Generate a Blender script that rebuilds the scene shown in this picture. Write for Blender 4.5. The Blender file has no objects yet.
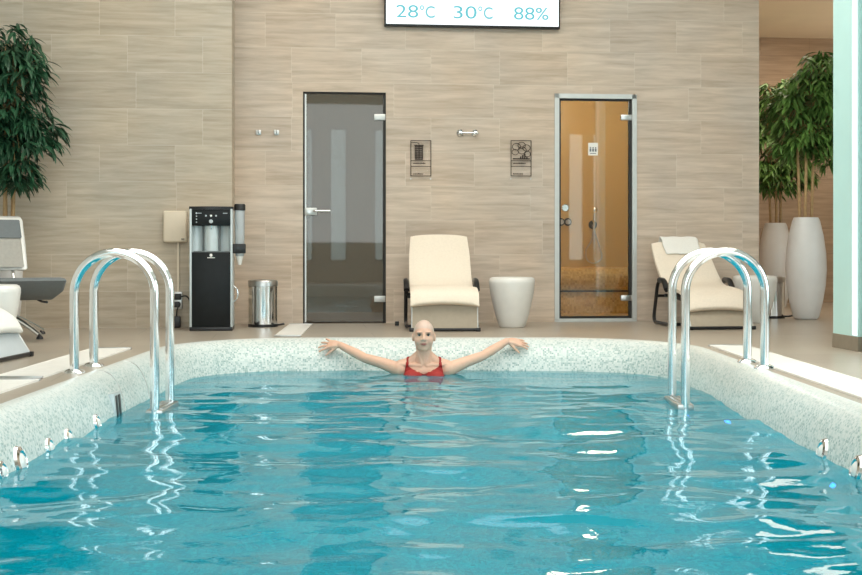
import bpy, bmesh, math, random
import numpy as np
from mathutils import Vector, Matrix, noise, Quaternion

PI = math.pi
R = math.radians
random.seed(7)
SC = bpy.context.scene
COL = SC.collection

# ------------------------------------------------------------------ survey of the place
F = 1300.0            # focal length in pixels of the 862 px wide frame
CAM_Z = 0.65          # camera height above the deck
WATER = -0.22         # water level below the deck
YAW = R(6.0)          # the back wall stands a little askew to the pool axis
WY = 11.62
cA, sA = math.cos(YAW), math.sin(YAW)
WALLM = Matrix.Translation((0, WY, 0)) @ Matrix.Rotation(YAW, 4, 'Z')


def floor_pt(px, py, z=0.0):
    Y = F * (CAM_Z - z) / (py - 250.0)
    return Vector(((px - 431.0) / F * Y, Y, z))


def wp(px, py, d=0.0):
    """point of the wall plane (local u, z) seen at a pixel; d = distance behind the main wall face"""
    t = (px - 431.0) / F
    u = (t * (WY + d * cA) + d * sA) / (cA - t * sA)
    Y = WY + u * sA + d * cA
    return u, CAM_Z + (250.0 - py) / F * Y


# ------------------------------------------------------------------ materials
def new_mat(name):
    m = bpy.data.materials.new(name)
    m.use_nodes = True
    nt = m.node_tree
    b = nt.nodes['Principled BSDF']
    return m, nt, b


def srgb(r, g, b):
    def f(c):
        c /= 255.0
        return c / 12.92 if c <= 0.04045 else ((c + 0.055) / 1.055) ** 2.4
    return (f(r), f(g), f(b), 1.0)


def simple(name, col, rough=0.5, metal=0.0, var=0.06, scale=14.0, coat=0.0, spec=0.5, bump=0.0):
    m, nt, b = new_mat(name)
    tc = nt.nodes.new('ShaderNodeTexCoord')
    n = nt.nodes.new('ShaderNodeTexNoise')
    n.inputs['Scale'].default_value = scale
    n.inputs['Detail'].default_value = 3
    nt.links.new(tc.outputs['Object'], n.inputs['Vector'])
    r = nt.nodes.new('ShaderNodeValToRGB')
    r.color_ramp.elements[0].position = 0.3
    r.color_ramp.elements[1].position = 0.7
    r.color_ramp.elements[0].color = [c * (1 - var) for c in col[:3]] + [1]
    r.color_ramp.elements[1].color = [min(1, c * (1 + var)) for c in col[:3]] + [1]
    nt.links.new(n.outputs['Fac'], r.inputs['Fac'])
    nt.links.new(r.outputs['Color'], b.inputs['Base Color'])
    b.inputs['Roughness'].default_value = rough
    b.inputs['Metallic'].default_value = metal
    b.inputs['Specular IOR Level'].default_value = spec
    b.inputs['Coat Weight'].default_value = coat
    if bump:
        bp = nt.nodes.new('ShaderNodeBump')
        bp.inputs['Strength'].default_value = bump
        bp.inputs['Distance'].default_value = 0.004
        nt.links.new(n.outputs['Fac'], bp.inputs['Height'])
        nt.links.new(bp.outputs['Normal'], b.inputs['Normal'])
    return m


def emissive(name, col, strength):
    m, nt, b = new_mat(name)
    b.inputs['Base Color'].default_value = (0.02, 0.02, 0.02, 1)
    b.inputs['Roughness'].default_value = 0.4
    tc = nt.nodes.new('ShaderNodeTexCoord')
    n = nt.nodes.new('ShaderNodeTexNoise')
    n.inputs['Scale'].default_value = 2
    nt.links.new(tc.outputs['Object'], n.inputs['Vector'])
    r = nt.nodes.new('ShaderNodeValToRGB')
    r.color_ramp.elements[0].color = [c * 0.97 for c in col[:3]] + [1]
    r.color_ramp.elements[1].color = col
    nt.links.new(n.outputs['Fac'], r.inputs['Fac'])
    nt.links.new(r.outputs['Color'], b.inputs['Emission Color'])
    b.inputs['Emission Strength'].default_value = strength
    return m


def travertine(name, ca, cb, cm, dark=0.8, w=0.62, h=0.305, axis='XZ'):
    m, nt, b = new_mat(name)
    L = nt.links.new
    tc = nt.nodes.new('ShaderNodeTexCoord')
    sep = nt.nodes.new('ShaderNodeSeparateXYZ')
    L(tc.outputs['Object'], sep.inputs[0])
    add = nt.nodes.new('ShaderNodeMath'); add.operation = 'ADD'
    L(sep.outputs['X'], add.inputs[0]); L(sep.outputs['Y'], add.inputs[1])
    com = nt.nodes.new('ShaderNodeCombineXYZ')
    L(add.outputs[0], com.inputs['X']); L(sep.outputs['Z'], com.inputs['Y'])
    br = nt.nodes.new('ShaderNodeTexBrick')
    br.offset = 0.37; br.offset_frequency = 2; br.squash = 1.45; br.squash_frequency = 3
    br.inputs['Scale'].default_value = 1.0
    br.inputs['Brick Width'].default_value = w
    br.inputs['Row Height'].default_value = h
    br.inputs['Mortar Size'].default_value = 0.0028
    br.inputs['Mortar Smooth'].default_value = 0.3
    br.inputs['Bias'].default_value = 0.0
    br.inputs['Color1'].default_value = ca
    br.inputs['Color2'].default_value = cb
    br.inputs['Mortar'].default_value = cm
    L(com.outputs[0], br.inputs['Vector'])
    # per-tile shift of the veins
    br2 = nt.nodes.new('ShaderNodeTexBrick')
    br2.offset = 0.37; br2.offset_frequency = 2; br2.squash = 1.45; br2.squash_frequency = 3
    for k, v in (('Scale', 1.0), ('Brick Width', w), ('Row Height', h), ('Mortar Size', 0.0)):
        br2.inputs[k].default_value = v
    br2.inputs['Color1'].default_value = (0, 0, 0, 1)
    br2.inputs['Color2'].default_value = (1, 1, 1, 1)
    L(com.outputs[0], br2.inputs['Vector'])
    sc = nt.nodes.new('ShaderNodeVectorMath'); sc.operation = 'MULTIPLY'
    L(com.outputs[0], sc.inputs[0]); sc.inputs[1].default_value = (1.9, 22.0, 1.0)
    sh = nt.nodes.new('ShaderNodeVectorMath'); sh.operation = 'MULTIPLY'
    L(br2.outputs['Color'], sh.inputs[0]); sh.inputs[1].default_value = (9.0, 23.0, 5.0)
    ad = nt.nodes.new('ShaderNodeVectorMath'); ad.operation = 'ADD'
    L(sc.outputs[0], ad.inputs[0]); L(sh.outputs[0], ad.inputs[1])
    n = nt.nodes.new('ShaderNodeTexNoise')
    n.inputs['Scale'].default_value = 1.0; n.inputs['Detail'].default_value = 7
    n.inputs['Roughness'].default_value = 0.62; n.inputs['Distortion'].default_value = 0.35
    L(ad.outputs[0], n.inputs['Vector'])
    r = nt.nodes.new('ShaderNodeValToRGB')
    r.color_ramp.elements[0].position = 0.32; r.color_ramp.elements[1].position = 0.66
    r.color_ramp.elements[0].color = (dark, dark * 0.96, dark * 0.9, 1)
    r.color_ramp.elements[1].color = (1.06, 1.05, 1.04, 1)
    L(n.outputs['Fac'], r.inputs['Fac'])
    n2 = nt.nodes.new('ShaderNodeTexNoise')
    n2.inputs['Scale'].default_value = 1.3; n2.inputs['Detail'].default_value = 2
    L(com.outputs[0], n2.inputs['Vector'])
    r2 = nt.nodes.new('ShaderNodeValToRGB')
    r2.color_ramp.elements[0].position = 0.35; r2.color_ramp.elements[1].position = 0.65
    r2.color_ramp.elements[0].color = (0.93, 0.95, 0.96, 1)
    r2.color_ramp.elements[1].color = (1.03, 1.0, 0.95, 1)
    L(n2.outputs['Fac'], r2.inputs['Fac'])
    mx = nt.nodes.new('ShaderNodeMixRGB'); mx.blend_type = 'MULTIPLY'; mx.inputs[0].default_value = 1
    L(br.outputs['Color'], mx.inputs[1]); L(r.outputs['Color'], mx.inputs[2])
    mx2 = nt.nodes.new('ShaderNodeMixRGB'); mx2.blend_type = 'MULTIPLY'; mx2.inputs[0].default_value = 1
    L(mx.outputs[0], mx2.inputs[1]); L(r2.outputs['Color'], mx2.inputs[2])
    L(mx2.outputs[0], b.inputs['Base Color'])
    b.inputs['Roughness'].default_value = 0.42
    b.inputs['Specular IOR Level'].default_value = 0.35
    return m


def floor_mat(name):
    m, nt, b = new_mat(name)
    L = nt.links.new
    tc = nt.nodes.new('ShaderNodeTexCoord')
    br = nt.nodes.new('ShaderNodeTexBrick')
    br.offset = 0.5; br.offset_frequency = 2; br.squash = 1.0
    br.inputs['Scale'].default_value = 1
    br.inputs['Brick Width'].default_value = 1.2
    br.inputs['Row Height'].default_value = 0.6
    br.inputs['Mortar Size'].default_value = 0.004
    br.inputs['Color1'].default_value = srgb(178, 167, 152)
    br.inputs['Color2'].default_value = srgb(172, 160, 145)
    br.inputs['Mortar'].default_value = srgb(156, 146, 133)
    mp = nt.nodes.new('ShaderNodeMapping'); mp.inputs['Rotation'].default_value = (0, 0, -YAW)
    L(tc.outputs['Object'], mp.inputs[0]); L(mp.outputs[0], br.inputs['Vector'])
    n = nt.nodes.new('ShaderNodeTexNoise')
    n.inputs['Scale'].default_value = 3; n.inputs['Detail'].default_value = 5
    L(tc.outputs['Object'], n.inputs['Vector'])
    r = nt.nodes.new('ShaderNodeValToRGB')
    r.color_ramp.elements[0].color = (0.9, 0.9, 0.9, 1); r.color_ramp.elements[1].color = (1.05, 1.05, 1.05, 1)
    L(n.outputs['Fac'], r.inputs['Fac'])
    mx = nt.nodes.new('ShaderNodeMixRGB'); mx.blend_type = 'MULTIPLY'; mx.inputs[0].default_value = 1
    L(br.outputs['Color'], mx.inputs[1]); L(r.outputs['Color'], mx.inputs[2])
    L(mx.outputs[0], b.inputs['Base Color'])
    b.inputs['Roughness'].default_value = 0.33
    return m


def mosaic(name, cols, size, grout, coord='UV', rough=0.3, fade=None):
    """small square tiles in random tints; cols = [(pos, colour)...]; fade = tint that takes over towards v > fade[0]"""
    m, nt, b = new_mat(name)
    L = nt.links.new
    tc = nt.nodes.new('ShaderNodeTexCoord')
    s = nt.nodes.new('ShaderNodeVectorMath'); s.operation = 'SCALE'
    L(tc.outputs[coord], s.inputs[0]); s.inputs['Scale'].default_value = 1.0 / size
    off = nt.nodes.new('ShaderNodeVectorMath'); off.operation = 'ADD'
    L(s.outputs[0], off.inputs[0]); off.inputs[1].default_value = (0.37, 0.41, 0.43)
    fl = nt.nodes.new('ShaderNodeVectorMath'); fl.operation = 'FLOOR'
    L(off.outputs[0], fl.inputs[0])
    wn = nt.nodes.new('ShaderNodeTexWhiteNoise'); wn.noise_dimensions = '3D'
    L(fl.outputs[0], wn.inputs['Vector'])
    r = nt.nodes.new('ShaderNodeValToRGB')
    el = r.color_ramp.elements
    el[0].position, el[0].color = cols[0]
    el[1].position, el[1].color = cols[-1]
    for p, c in cols[1:-1]:
        e = el.new(p); e.color = c
    L(wn.outputs['Value'], r.inputs['Fac'])
    fr = nt.nodes.new('ShaderNodeVectorMath'); fr.operation = 'FRACTION'
    L(off.outputs[0], fr.inputs[0])
    sp = nt.nodes.new('ShaderNodeSeparateXYZ'); L(fr.outputs[0], sp.inputs[0])
    mins = []
    for k in ('X', 'Y'):
        a = nt.nodes.new('ShaderNodeMath'); a.operation = 'PINGPONG'; a.inputs[1].default_value = 0.5
        L(sp.outputs[k], a.inputs[0]); mins.append(a)
    mn = nt.nodes.new('ShaderNodeMath'); mn.operation = 'MINIMUM'
    L(mins[0].outputs[0], mn.inputs[0]); L(mins[1].outputs[0], mn.inputs[1])
    lt = nt.nodes.new('ShaderNodeMath'); lt.operation = 'LESS_THAN'; lt.inputs[1].default_value = 0.07
    L(mn.outputs[0], lt.inputs[0])
    mx = nt.nodes.new('ShaderNodeMixRGB')
    L(lt.outputs[0], mx.inputs[0]); L(r.outputs['Color'], mx.inputs[1]); mx.inputs[2].default_value = grout
    out = mx
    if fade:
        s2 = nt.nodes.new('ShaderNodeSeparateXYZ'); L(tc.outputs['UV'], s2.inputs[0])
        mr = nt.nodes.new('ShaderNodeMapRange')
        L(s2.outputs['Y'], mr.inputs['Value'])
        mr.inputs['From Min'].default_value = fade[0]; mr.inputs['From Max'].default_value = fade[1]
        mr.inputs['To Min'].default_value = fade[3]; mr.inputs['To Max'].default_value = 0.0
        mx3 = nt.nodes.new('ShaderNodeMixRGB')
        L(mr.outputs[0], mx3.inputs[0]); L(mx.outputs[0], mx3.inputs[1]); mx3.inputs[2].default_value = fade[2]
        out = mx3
    L(out.outputs[0], b.inputs['Base Color'])
    b.inputs['Roughness'].default_value = rough
    return m


def glass_mat(name, tint, refl_rough=0.02, body=None, body_fac=0.0, ior=1.5):
    """thin tinted pane: transparent body plus a fresnel mirror coat"""
    m, nt, b = new_mat(name)
    L = nt.links.new
    out = nt.nodes['Material Output']
    nt.nodes.remove(b)
    tr = nt.nodes.new('ShaderNodeBsdfTransparent'); tr.inputs['Color'].default_value = tint
    base = tr
    if body:
        df = nt.nodes.new('ShaderNodeBsdfDiffuse'); df.inputs['Color'].default_value = body
        mb = nt.nodes.new('ShaderNodeMixShader'); mb.inputs[0].default_value = body_fac
        L(tr.outputs[0], mb.inputs[1]); L(df.outputs[0], mb.inputs[2]); base = mb
    gl = nt.nodes.new('ShaderNodeBsdfGlossy'); gl.inputs['Roughness'].default_value = refl_rough
    n = nt.nodes.new('ShaderNodeTexNoise'); n.inputs['Scale'].default_value = 1.5
    tc = nt.nodes.new('ShaderNodeTexCoord'); L(tc.outputs['Object'], n.inputs['Vector'])
    bp = nt.nodes.new('ShaderNodeBump'); bp.inputs['Strength'].default_value = 0.02; bp.inputs['Distance'].default_value = 0.01
    L(n.outputs['Fac'], bp.inputs['Height']); L(bp.outputs[0], gl.inputs['Normal'])
    fn = nt.nodes.new('ShaderNodeFresnel'); fn.inputs['IOR'].default_value = ior
    mx = nt.nodes.new('ShaderNodeMixShader')
    L(fn.outputs[0], mx.inputs[0]); L(base.outputs[0], mx.inputs[1]); L(gl.outputs[0], mx.inputs[2])
    L(mx.outputs[0], out.inputs['Surface'])
    return m


def water_mat():
    m, nt, b = new_mat('pool_water')
    L = nt.links.new
    out = nt.nodes['Material Output']
    nt.nodes.remove(b)
    tc = nt.nodes.new('ShaderNodeTexCoord')
    n = nt.nodes.new('ShaderNodeTexNoise'); n.inputs['Scale'].default_value = 9; n.inputs['Detail'].default_value = 3
    L(tc.outputs['Object'], n.inputs['Vector'])
    bp = nt.nodes.new('ShaderNodeBump'); bp.inputs['Strength'].default_value = 0.2; bp.inputs['Distance'].default_value = 0.01
    L(n.outputs['Fac'], bp.inputs['Height'])
    tint = (0.24, 0.97, 1.0, 1)
    tr = nt.nodes.new('ShaderNodeBsdfTransparent'); tr.inputs['Color'].default_value = tint
    rf = nt.nodes.new('ShaderNodeBsdfRefraction'); rf.inputs['Color'].default_value = tint
    rf.inputs['IOR'].default_value = 1.33; rf.inputs['Roughness'].default_value = 0.0
    L(bp.outputs[0], rf.inputs['Normal'])
    mb = nt.nodes.new('ShaderNodeMixShader'); mb.inputs[0].default_value = 1.0
    L(tr.outputs[0], mb.inputs[1]); L(rf.outputs[0], mb.inputs[2])
    # faint scattering of the water body
    df = nt.nodes.new('ShaderNodeBsdfDiffuse'); df.inputs['Color'].default_value = (0.0, 0.52, 0.70, 1)
    md = nt.nodes.new('ShaderNodeMixShader'); md.inputs[0].default_value = 0.45
    L(mb.outputs[0], md.inputs[1]); L(df.outputs[0], md.inputs[2])
    gl = nt.nodes.new('ShaderNodeBsdfGlossy'); gl.inputs['Roughness'].default_value = 0.03
    L(bp.outputs[0], gl.inputs['Normal'])
    fn = nt.nodes.new('ShaderNodeFresnel'); fn.inputs['IOR'].default_value = 1.33
    L(bp.outputs[0], fn.inputs['Normal'])
    mx = nt.nodes.new('ShaderNodeMixShader')
    L(fn.outputs[0], mx.inputs[0]); L(md.outputs[0], mx.inputs[1]); L(gl.outputs[0], mx.inputs[2])
    L(mx.outputs[0], out.inputs['Surface'])
    return m


M = {}
M['wall'] = travertine('travertine_wall', srgb(213, 198, 184), srgb(204, 188, 173), srgb(218, 207, 195), dark=0.77)
M['wall_shade'] = travertine('travertine_wall_shaded', srgb(198, 187, 171), srgb(188, 176, 160), srgb(206, 197, 184), dark=0.77)  # same tile as the back wall, light falloff painted in as darker colour
M['wall_brown'] = travertine('travertine_brown', srgb(178, 154, 130), srgb(164, 140, 117), srgb(146, 124, 104), dark=0.74)
M['plain'] = simple('white_plaster', srgb(225, 222, 214), 0.8, scale=3, var=0.03)
M['ceil'] = simple('ceiling_paint', srgb(232, 228, 220), 0.85, scale=2, var=0.03)
M['recess_ceil'] = simple('recess_ceiling_paint', srgb(226, 208, 182), 0.85, scale=2, var=0.03)
M['floor'] = floor_mat('floor_tiles')
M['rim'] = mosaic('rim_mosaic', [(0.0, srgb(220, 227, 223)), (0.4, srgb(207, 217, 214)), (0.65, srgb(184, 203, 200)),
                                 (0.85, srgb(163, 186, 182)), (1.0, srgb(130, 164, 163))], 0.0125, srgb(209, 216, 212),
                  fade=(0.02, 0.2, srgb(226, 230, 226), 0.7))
M['lining'] = mosaic('lining_mosaic', [(0.0, srgb(70, 178, 198)), (0.4, srgb(30, 150, 176)), (0.75, srgb(10, 124, 154)),
                                       (1.0, srgb(0, 98, 130))], 0.022, srgb(100, 185, 200))
M['basin'] = mosaic('basin_mosaic', [(0.0, srgb(80, 216, 230)), (0.4, srgb(44, 202, 220)), (0.75, srgb(12, 182, 206)),
                                       (1.0, srgb(0, 150, 184))], 0.022, srgb(70, 150, 165))
M['gold'] = mosaic('gold_mosaic', [(0.0, srgb(226, 200, 142)), (0.5, srgb(214, 184, 122)), (1.0, srgb(190, 156, 98))], 0.022, srgb(208, 180, 126), coord='Object')
M['water'] = water_mat()
M['chrome'] = simple('chrome', (0.86, 0.88, 0.89, 1), 0.09, 1.0, var=0.02)
M['steel'] = simple('brushed_steel', (0.58, 0.58, 0.57, 1), 0.28, 1.0, var=0.04, scale=40)
M['alu'] = simple('satin_aluminium', srgb(206, 208, 206), 0.4, 0.55, var=0.03)
M['black'] = simple('black_plastic', (0.012, 0.012, 0.013, 1), 0.35, var=0.2)
M['black_gloss'] = simple('black_gloss_panel', (0.007, 0.009, 0.010, 1), 0.4, var=0.2, spec=0.25)
M['rubber'] = simple('black_gasket', (0.02, 0.018, 0.016, 1), 0.6, var=0.1)
M['silver'] = simple('silver_plastic', srgb(196, 206, 208), 0.34, 0.2, var=0.03)
M['panelgrey'] = simple('light_grey_panel', srgb(186, 194, 198), 0.5, var=0.03)
M['white'] = simple('white_gloss_plastic', srgb(236, 235, 230), 0.28, var=0.02, coat=0.3)
M['cream'] = simple('cream_upholstery', srgb(240, 227, 209), 0.75, var=0.03, scale=60, bump=0.15)
M['whitepad'] = simple('white_upholstery', srgb(240, 238, 232), 0.7, var=0.02, scale=60, bump=0.1)
M['whitecloth'] = simple('white_towel', srgb(242, 240, 234), 0.9, var=0.03, scale=120, bump=0.4)
M['taupe'] = simple('taupe_sling', srgb(168, 156, 138), 0.55, var=0.04, scale=30)
M['greypad'] = simple('grey_upholstery', srgb(112, 118, 120), 0.7, var=0.04, scale=50, bump=0.1)
M['greymesh'] = simple('pale_grey_fabric', srgb(172, 168, 160), 0.75, var=0.05, scale=50, bump=0.1)
M['ivory'] = simple('ivory_plastic', srgb(226, 212, 190), 0.45, var=0.02)
M['grate'] = simple('white_grate', srgb(240, 238, 232), 0.5, var=0.03)
M['smoke'] = glass_mat('smoked_glass', (0.40, 0.39, 0.36, 1), body=srgb(118, 109, 94), body_fac=0.5, ior=1.75)
M['clear'] = glass_mat('clear_glass', (0.95, 0.94, 0.91, 1), ior=1.75)
M['pane'] = glass_mat('window_glass', (0.95, 0.98, 0.99, 1))
M['acrylic'] = glass_mat('clear_acrylic', (0.99, 0.99, 0.99, 1), ior=1.04)
M['cup'] = glass_mat('translucent_cup_tube', (0.8, 0.83, 0.84, 1), body=srgb(225, 230, 232), body_fac=0.55)
M['ink'] = simple('dark_brown_print', srgb(58, 46, 38), 0.6, var=0.08)
M['shower_room'] = simple('dim_brown_tiles', srgb(92, 84, 72), 0.5, var=0.12, scale=6)
M['screen'] = emissive('lit_white_screen', (0.88, 0.94, 0.96, 1), 1.5)
M['screen_line'] = emissive('screen_divider', (0.70, 0.82, 0.86, 1), 0.95)
M['teal_text'] = emissive('teal_digits', srgb(92, 196, 208), 0.95)
M['teal_pale'] = emissive('pale_teal_digits', srgb(120, 204, 214), 0.95)
M['teal_wall'] = simple('pale_teal_paint', srgb(198, 236, 232), 0.55, var=0.02, scale=3)
M['strip'] = emissive('light_strip', (0.9, 1.0, 0.98, 1), 1.2)
M['taupe_base'] = simple('taupe_skirting', srgb(142, 132, 116), 0.5, var=0.05)
M['lamp'] = emissive('downlight_glow', (1, 0.97, 0.9, 1), 14)
M['bluelamp'] = emissive('blue_pool_lamp', (0.02, 0.16, 1.0, 1), 10)
M['vase'] = simple('pale_glazed_vase', srgb(224, 222, 220), 0.35, var=0.02, coat=0.2)
M['soil'] = simple('dark_soil', srgb(52, 40, 30), 0.95, var=0.3, scale=40)
M['cane'] = simple('tan_cane', srgb(178, 146, 102), 0.65, var=0.14, scale=30)
M['leaf'] = simple('dark_green_leaf', srgb(42, 82, 56), 0.45, var=0.5, scale=7)
M['leaf_warm'] = simple('green_leaf', srgb(88, 122, 56), 0.45, var=0.5, scale=6)
M['red'] = simple('red_swimsuit_fabric', srgb(162, 38, 34), 0.7, var=0.06, scale=80)


# ------------------------------------------------------------------ mesh helpers
class MB:
    def __init__(self):
        self.bm = bmesh.new()

    def box(self, lo, hi, bev=0.0, seg=2, mat=None):
        g = bmesh.ops.create_cube(self.bm, size=1.0)
        vs = g['verts']
        lo, hi = Vector(lo), Vector(hi)
        c, s = (lo + hi) / 2, hi - lo
        for v in vs:
            v.co = Vector((v.co.x * s.x, v.co.y * s.y, v.co.z * s.z)) + c
        if bev:
            es = list({e for v in vs for e in v.link_edges})
            r = bmesh.ops.bevel(self.bm, geom=es, offset=bev, segments=seg, affect='EDGES', profile=0.5)
            vs = list({v for f in r['faces'] for v in f.verts} | {v for v in vs if v.is_valid})
        if mat is not None:
            for v in vs:
                v.co = mat @ v.co
        return self

    def tube(self, pts, r, n=12, closed=False, caps=True):
        pts = [Vector(p) for p in pts]
        rs = r if isinstance(r, (list, tuple)) else [r] * len(pts)
        rings = []
        m = len(pts)
        t0 = None
        for i, p in enumerate(pts):
            a = pts[(i - 1) % m] if (closed or i > 0) else p
            c = pts[(i + 1) % m] if (closed or i < m - 1) else p
            t = (c - a).normalized()
            if t0 is None:
                up = Vector((0, 0, 1)) if abs(t.z) < 0.9 else Vector((1, 0, 0))
                u = t.cross(up).normalized()
            else:
                q = t0.rotation_difference(t)
                u = (q @ u).normalized()
                u = (u - t * u.dot(t)).normalized()
            t0 = t
            w = t.cross(u)
            rings.append([self.bm.verts.new(p + (u * math.cos(k * 2 * PI / n) + w * math.sin(k * 2 * PI / n)) * rs[i]) for k in range(n)])
        for i in range(m if closed else m - 1):
            A, B = rings[i], rings[(i + 1) % m]
            for k in range(n):
                self.bm.faces.new((A[k], A[(k + 1) % n], B[(k + 1) % n], B[k]))
        if caps and not closed:
            self.bm.faces.new(list(reversed(rings[0])))
            self.bm.faces.new(rings[-1])
        return self

    def lathe(self, prof, n=40, c=(0, 0, 0), sx=1.0, sy=1.0):
        c = Vector(c)
        rings = []
        for (r, z) in prof:
            if r < 1e-5:
                rings.append([self.bm.verts.new(c + Vector((0, 0, z)))])
            else:
                rings.append([self.bm.verts.new(c + Vector((r * sx * math.cos(k * 2 * PI / n), r * sy * math.sin(k * 2 * PI / n), z))) for k in range(n)])
        for A, B in zip(rings, rings[1:]):
            for k in range(n):
                k2 = (k + 1) % n
                if len(A) == 1 and len(B) == 1:
                    continue
                if len(A) == 1:
                    self.bm.faces.new((A[0], B[k2], B[k]))
                elif len(B) == 1:
                    self.bm.faces.new((A[k], A[k2], B[0]))
                else:
                    self.bm.faces.new((A[k], A[k2], B[k2], B[k]))
        return self

    def ellipsoid(self, c, r, rot=None, seg=24, rings=14):
        g = bmesh.ops.create_uvsphere(self.bm, u_segments=seg, v_segments=rings, radius=1.0)
        for v in g['verts']:
            p = Vector((v.co.x * r[0], v.co.y * r[1], v.co.z * r[2]))
            if rot:
                p = rot @ p
            v.co = p + Vector(c)
        return self

    def capsule(self, pts, rs, n=14):
        """tapered limb with round ends, one closed shell"""
        pts = [Vector(p) for p in pts]
        a = (pts[0] - pts[1]).normalized(); b = (pts[-1] - pts[-2]).normalized()
        P = [pts[0] + a * rs[0] * 0.96, pts[0] + a * rs[0] * 0.7, *pts, pts[-1] + b * rs[-1] * 0.7, pts[-1] + b * rs[-1] * 0.96]
        Q = [rs[0] * 0.25, rs[0] * 0.72, *rs, rs[-1] * 0.72, rs[-1] * 0.25]
        return self.tube(P, Q, n)

    def prism(self, poly, axis_from, axis_to, plane='YZ', bev=0.0, seg=2):
        """poly in a plane, extruded along the third axis"""
        def mk(p, t):
            if plane == 'YZ':
                return Vector((t, p[0], p[1]))
            if plane == 'XZ':
                return Vector((p[0], t, p[1]))
            return Vector((p[0], p[1], t))
        A = [self.bm.verts.new(mk(p, axis_from)) for p in poly]
        B = [self.bm.verts.new(mk(p, axis_to)) for p in poly]
        fs = [self.bm.faces.new(A), self.bm.faces.new(list(reversed(B)))]
        n = len(poly)
        for i in range(n):
            j = (i + 1) % n
            fs.append(self.bm.faces.new((A[j], A[i], B[i], B[j])))
        if bev:
            es = list({e for f in fs[:2] for e in f.edges})
            bmesh.ops.bevel(self.bm, geom=es, offset=bev, segments=seg, affect='EDGES', profile=0.5)
        return self

    def build(self, name, mat, parent=None, smooth=35, mw=None):
        bmesh.ops.recalc_face_normals(self.bm, faces=self.bm.faces)
        me = bpy.data.meshes.new(name)
        self.bm.to_mesh(me)
        self.bm.free()
        return link(name, me, mat, parent, smooth, mw)


def link(name, me, mat, parent=None, smooth=35, mw=None):
    if smooth:
        me.polygons.foreach_set('use_smooth', [True] * len(me.polygons))
        me.set_sharp_from_angle(angle=R(smooth))
    me.materials.append(M[mat] if isinstance(mat, str) else mat)
    o = bpy.data.objects.new(name, me)
    COL.objects.link(o)
    if parent is not None:
        o.parent = parent
    if mw is not None:
        o.matrix_world = mw
    return o


def tag(o, label=None, cat=None, group=None, kind=None):
    if label: o['label'] = label
    if cat: o['category'] = cat
    if group: o['group'] = group
    if kind: o['kind'] = kind
    return o


def thing(name, label, cat, loc=(0, 0, 0), rz=0.0, group=None, mw=None):
    o = bpy.data.objects.new(name, None)
    COL.objects.link(o)
    o.empty_display_size = 0.1
    if mw is not None:
        o.matrix_world = mw
    else:
        o.location = loc; o.rotation_euler = (0, 0, rz)
    return tag(o, label, cat, group)


def copy_tree(o, parent=None):
    c = o.copy(); COL.objects.link(c)
    if parent is not None:
        c.parent = parent
    for ch in [x for x in bpy.data.objects if x.parent == o]:
        copy_tree(ch, c)
    return c


def struct(o, label=None):
    o['kind'] = 'structure'
    if label: o['label'] = label
    return o


def smooth_path(pts, k=8):
    """Catmull-Rom through the points"""
    P = [Vector(p) for p in pts]
    P = [P[0] * 2 - P[1]] + P + [P[-1] * 2 - P[-2]]
    out = []
    for i in range(1, len(P) - 2):
        for j in range(k):
            t = j / k
            a, b, c, d = P[i - 1], P[i], P[i + 1], P[i + 2]
            out.append(0.5 * ((2 * b) + (c - a) * t + (2 * a - 5 * b + 4 * c - d) * t * t + (3 * b - a - 3 * c + d) * t ** 3))
    out.append(P[-2])
    return out


def rounded_path(pts, rad, k=6):
    """polyline with corners rounded to radius-like rad"""
    P = [Vector(p) for p in pts]
    out = [P[0]]
    for i in range(1, len(P) - 1):
        a = (P[i - 1] - P[i]); c = (P[i + 1] - P[i])
        d = min(rad, a.length * 0.49, c.length * 0.49)
        s = P[i] + a.normalized() * d; e = P[i] + c.normalized() * d
        for j in range(k + 1):
            t = j / k
            out.append(s * (1 - t) ** 2 + P[i] * 2 * t * (1 - t) + e * t * t)
    out.append(P[-1])
    return out


def at_wall(u, z, d=0.0):
    """matrix of a fixture on a wall-parallel plane; local -Y looks into the room"""
    return WALLM @ Matrix.Translation((u, d, z))


# ------------------------------------------------------------------ camera
cam = bpy.data.cameras.new('camera')
cam.sensor_fit = 'HORIZONTAL'; cam.sensor_width = 36.0
cam.lens = F * 36.0 / 862.0
cam.shift_y = -(287.5 - 250.0) / 862.0
cam.clip_start = 0.05; cam.clip_end = 100
co = bpy.data.objects.new('camera', cam); COL.objects.link(co)
co.location = (0, 0, CAM_Z); co.rotation_euler = (PI / 2, 0, 0)
SC.camera = co

# ------------------------------------------------------------------ room shell
HZ = 4.1                     # ceiling height
XL, XR, YB = -5.2, 7.6, -3.2
uC, _ = wp(232, 200, -0.5)   # corner of the projecting left wall
uE, _ = wp(759, 200)         # right end of the back wall
# doors in the back wall
dA = (wp(303, 92)[0], wp(386, 92)[0], 0.0, wp(345, 92)[1])
dB = (wp(554.5, 94)[0], wp(636.5, 94)[0], 0.0, wp(595, 94)[1])
b = MB()
T = 0.22
spans = [(uC - 0.3, dA[0]), (dA[1], dB[0]), (dB[1], uE)]
for (a, c) in spans:
    b.box((a, 0, 0), (c, T, HZ))
for d in (dA, dB):
    b.box((d[0], 0, d[3]), (d[1], T, HZ))
struct(b.build('wall_back', 'wall', smooth=0, mw=WALLM))
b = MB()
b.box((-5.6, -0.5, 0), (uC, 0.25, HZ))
struct(b.build('wall_back_left', 'wall_shade', smooth=0, mw=WALLM))
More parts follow.
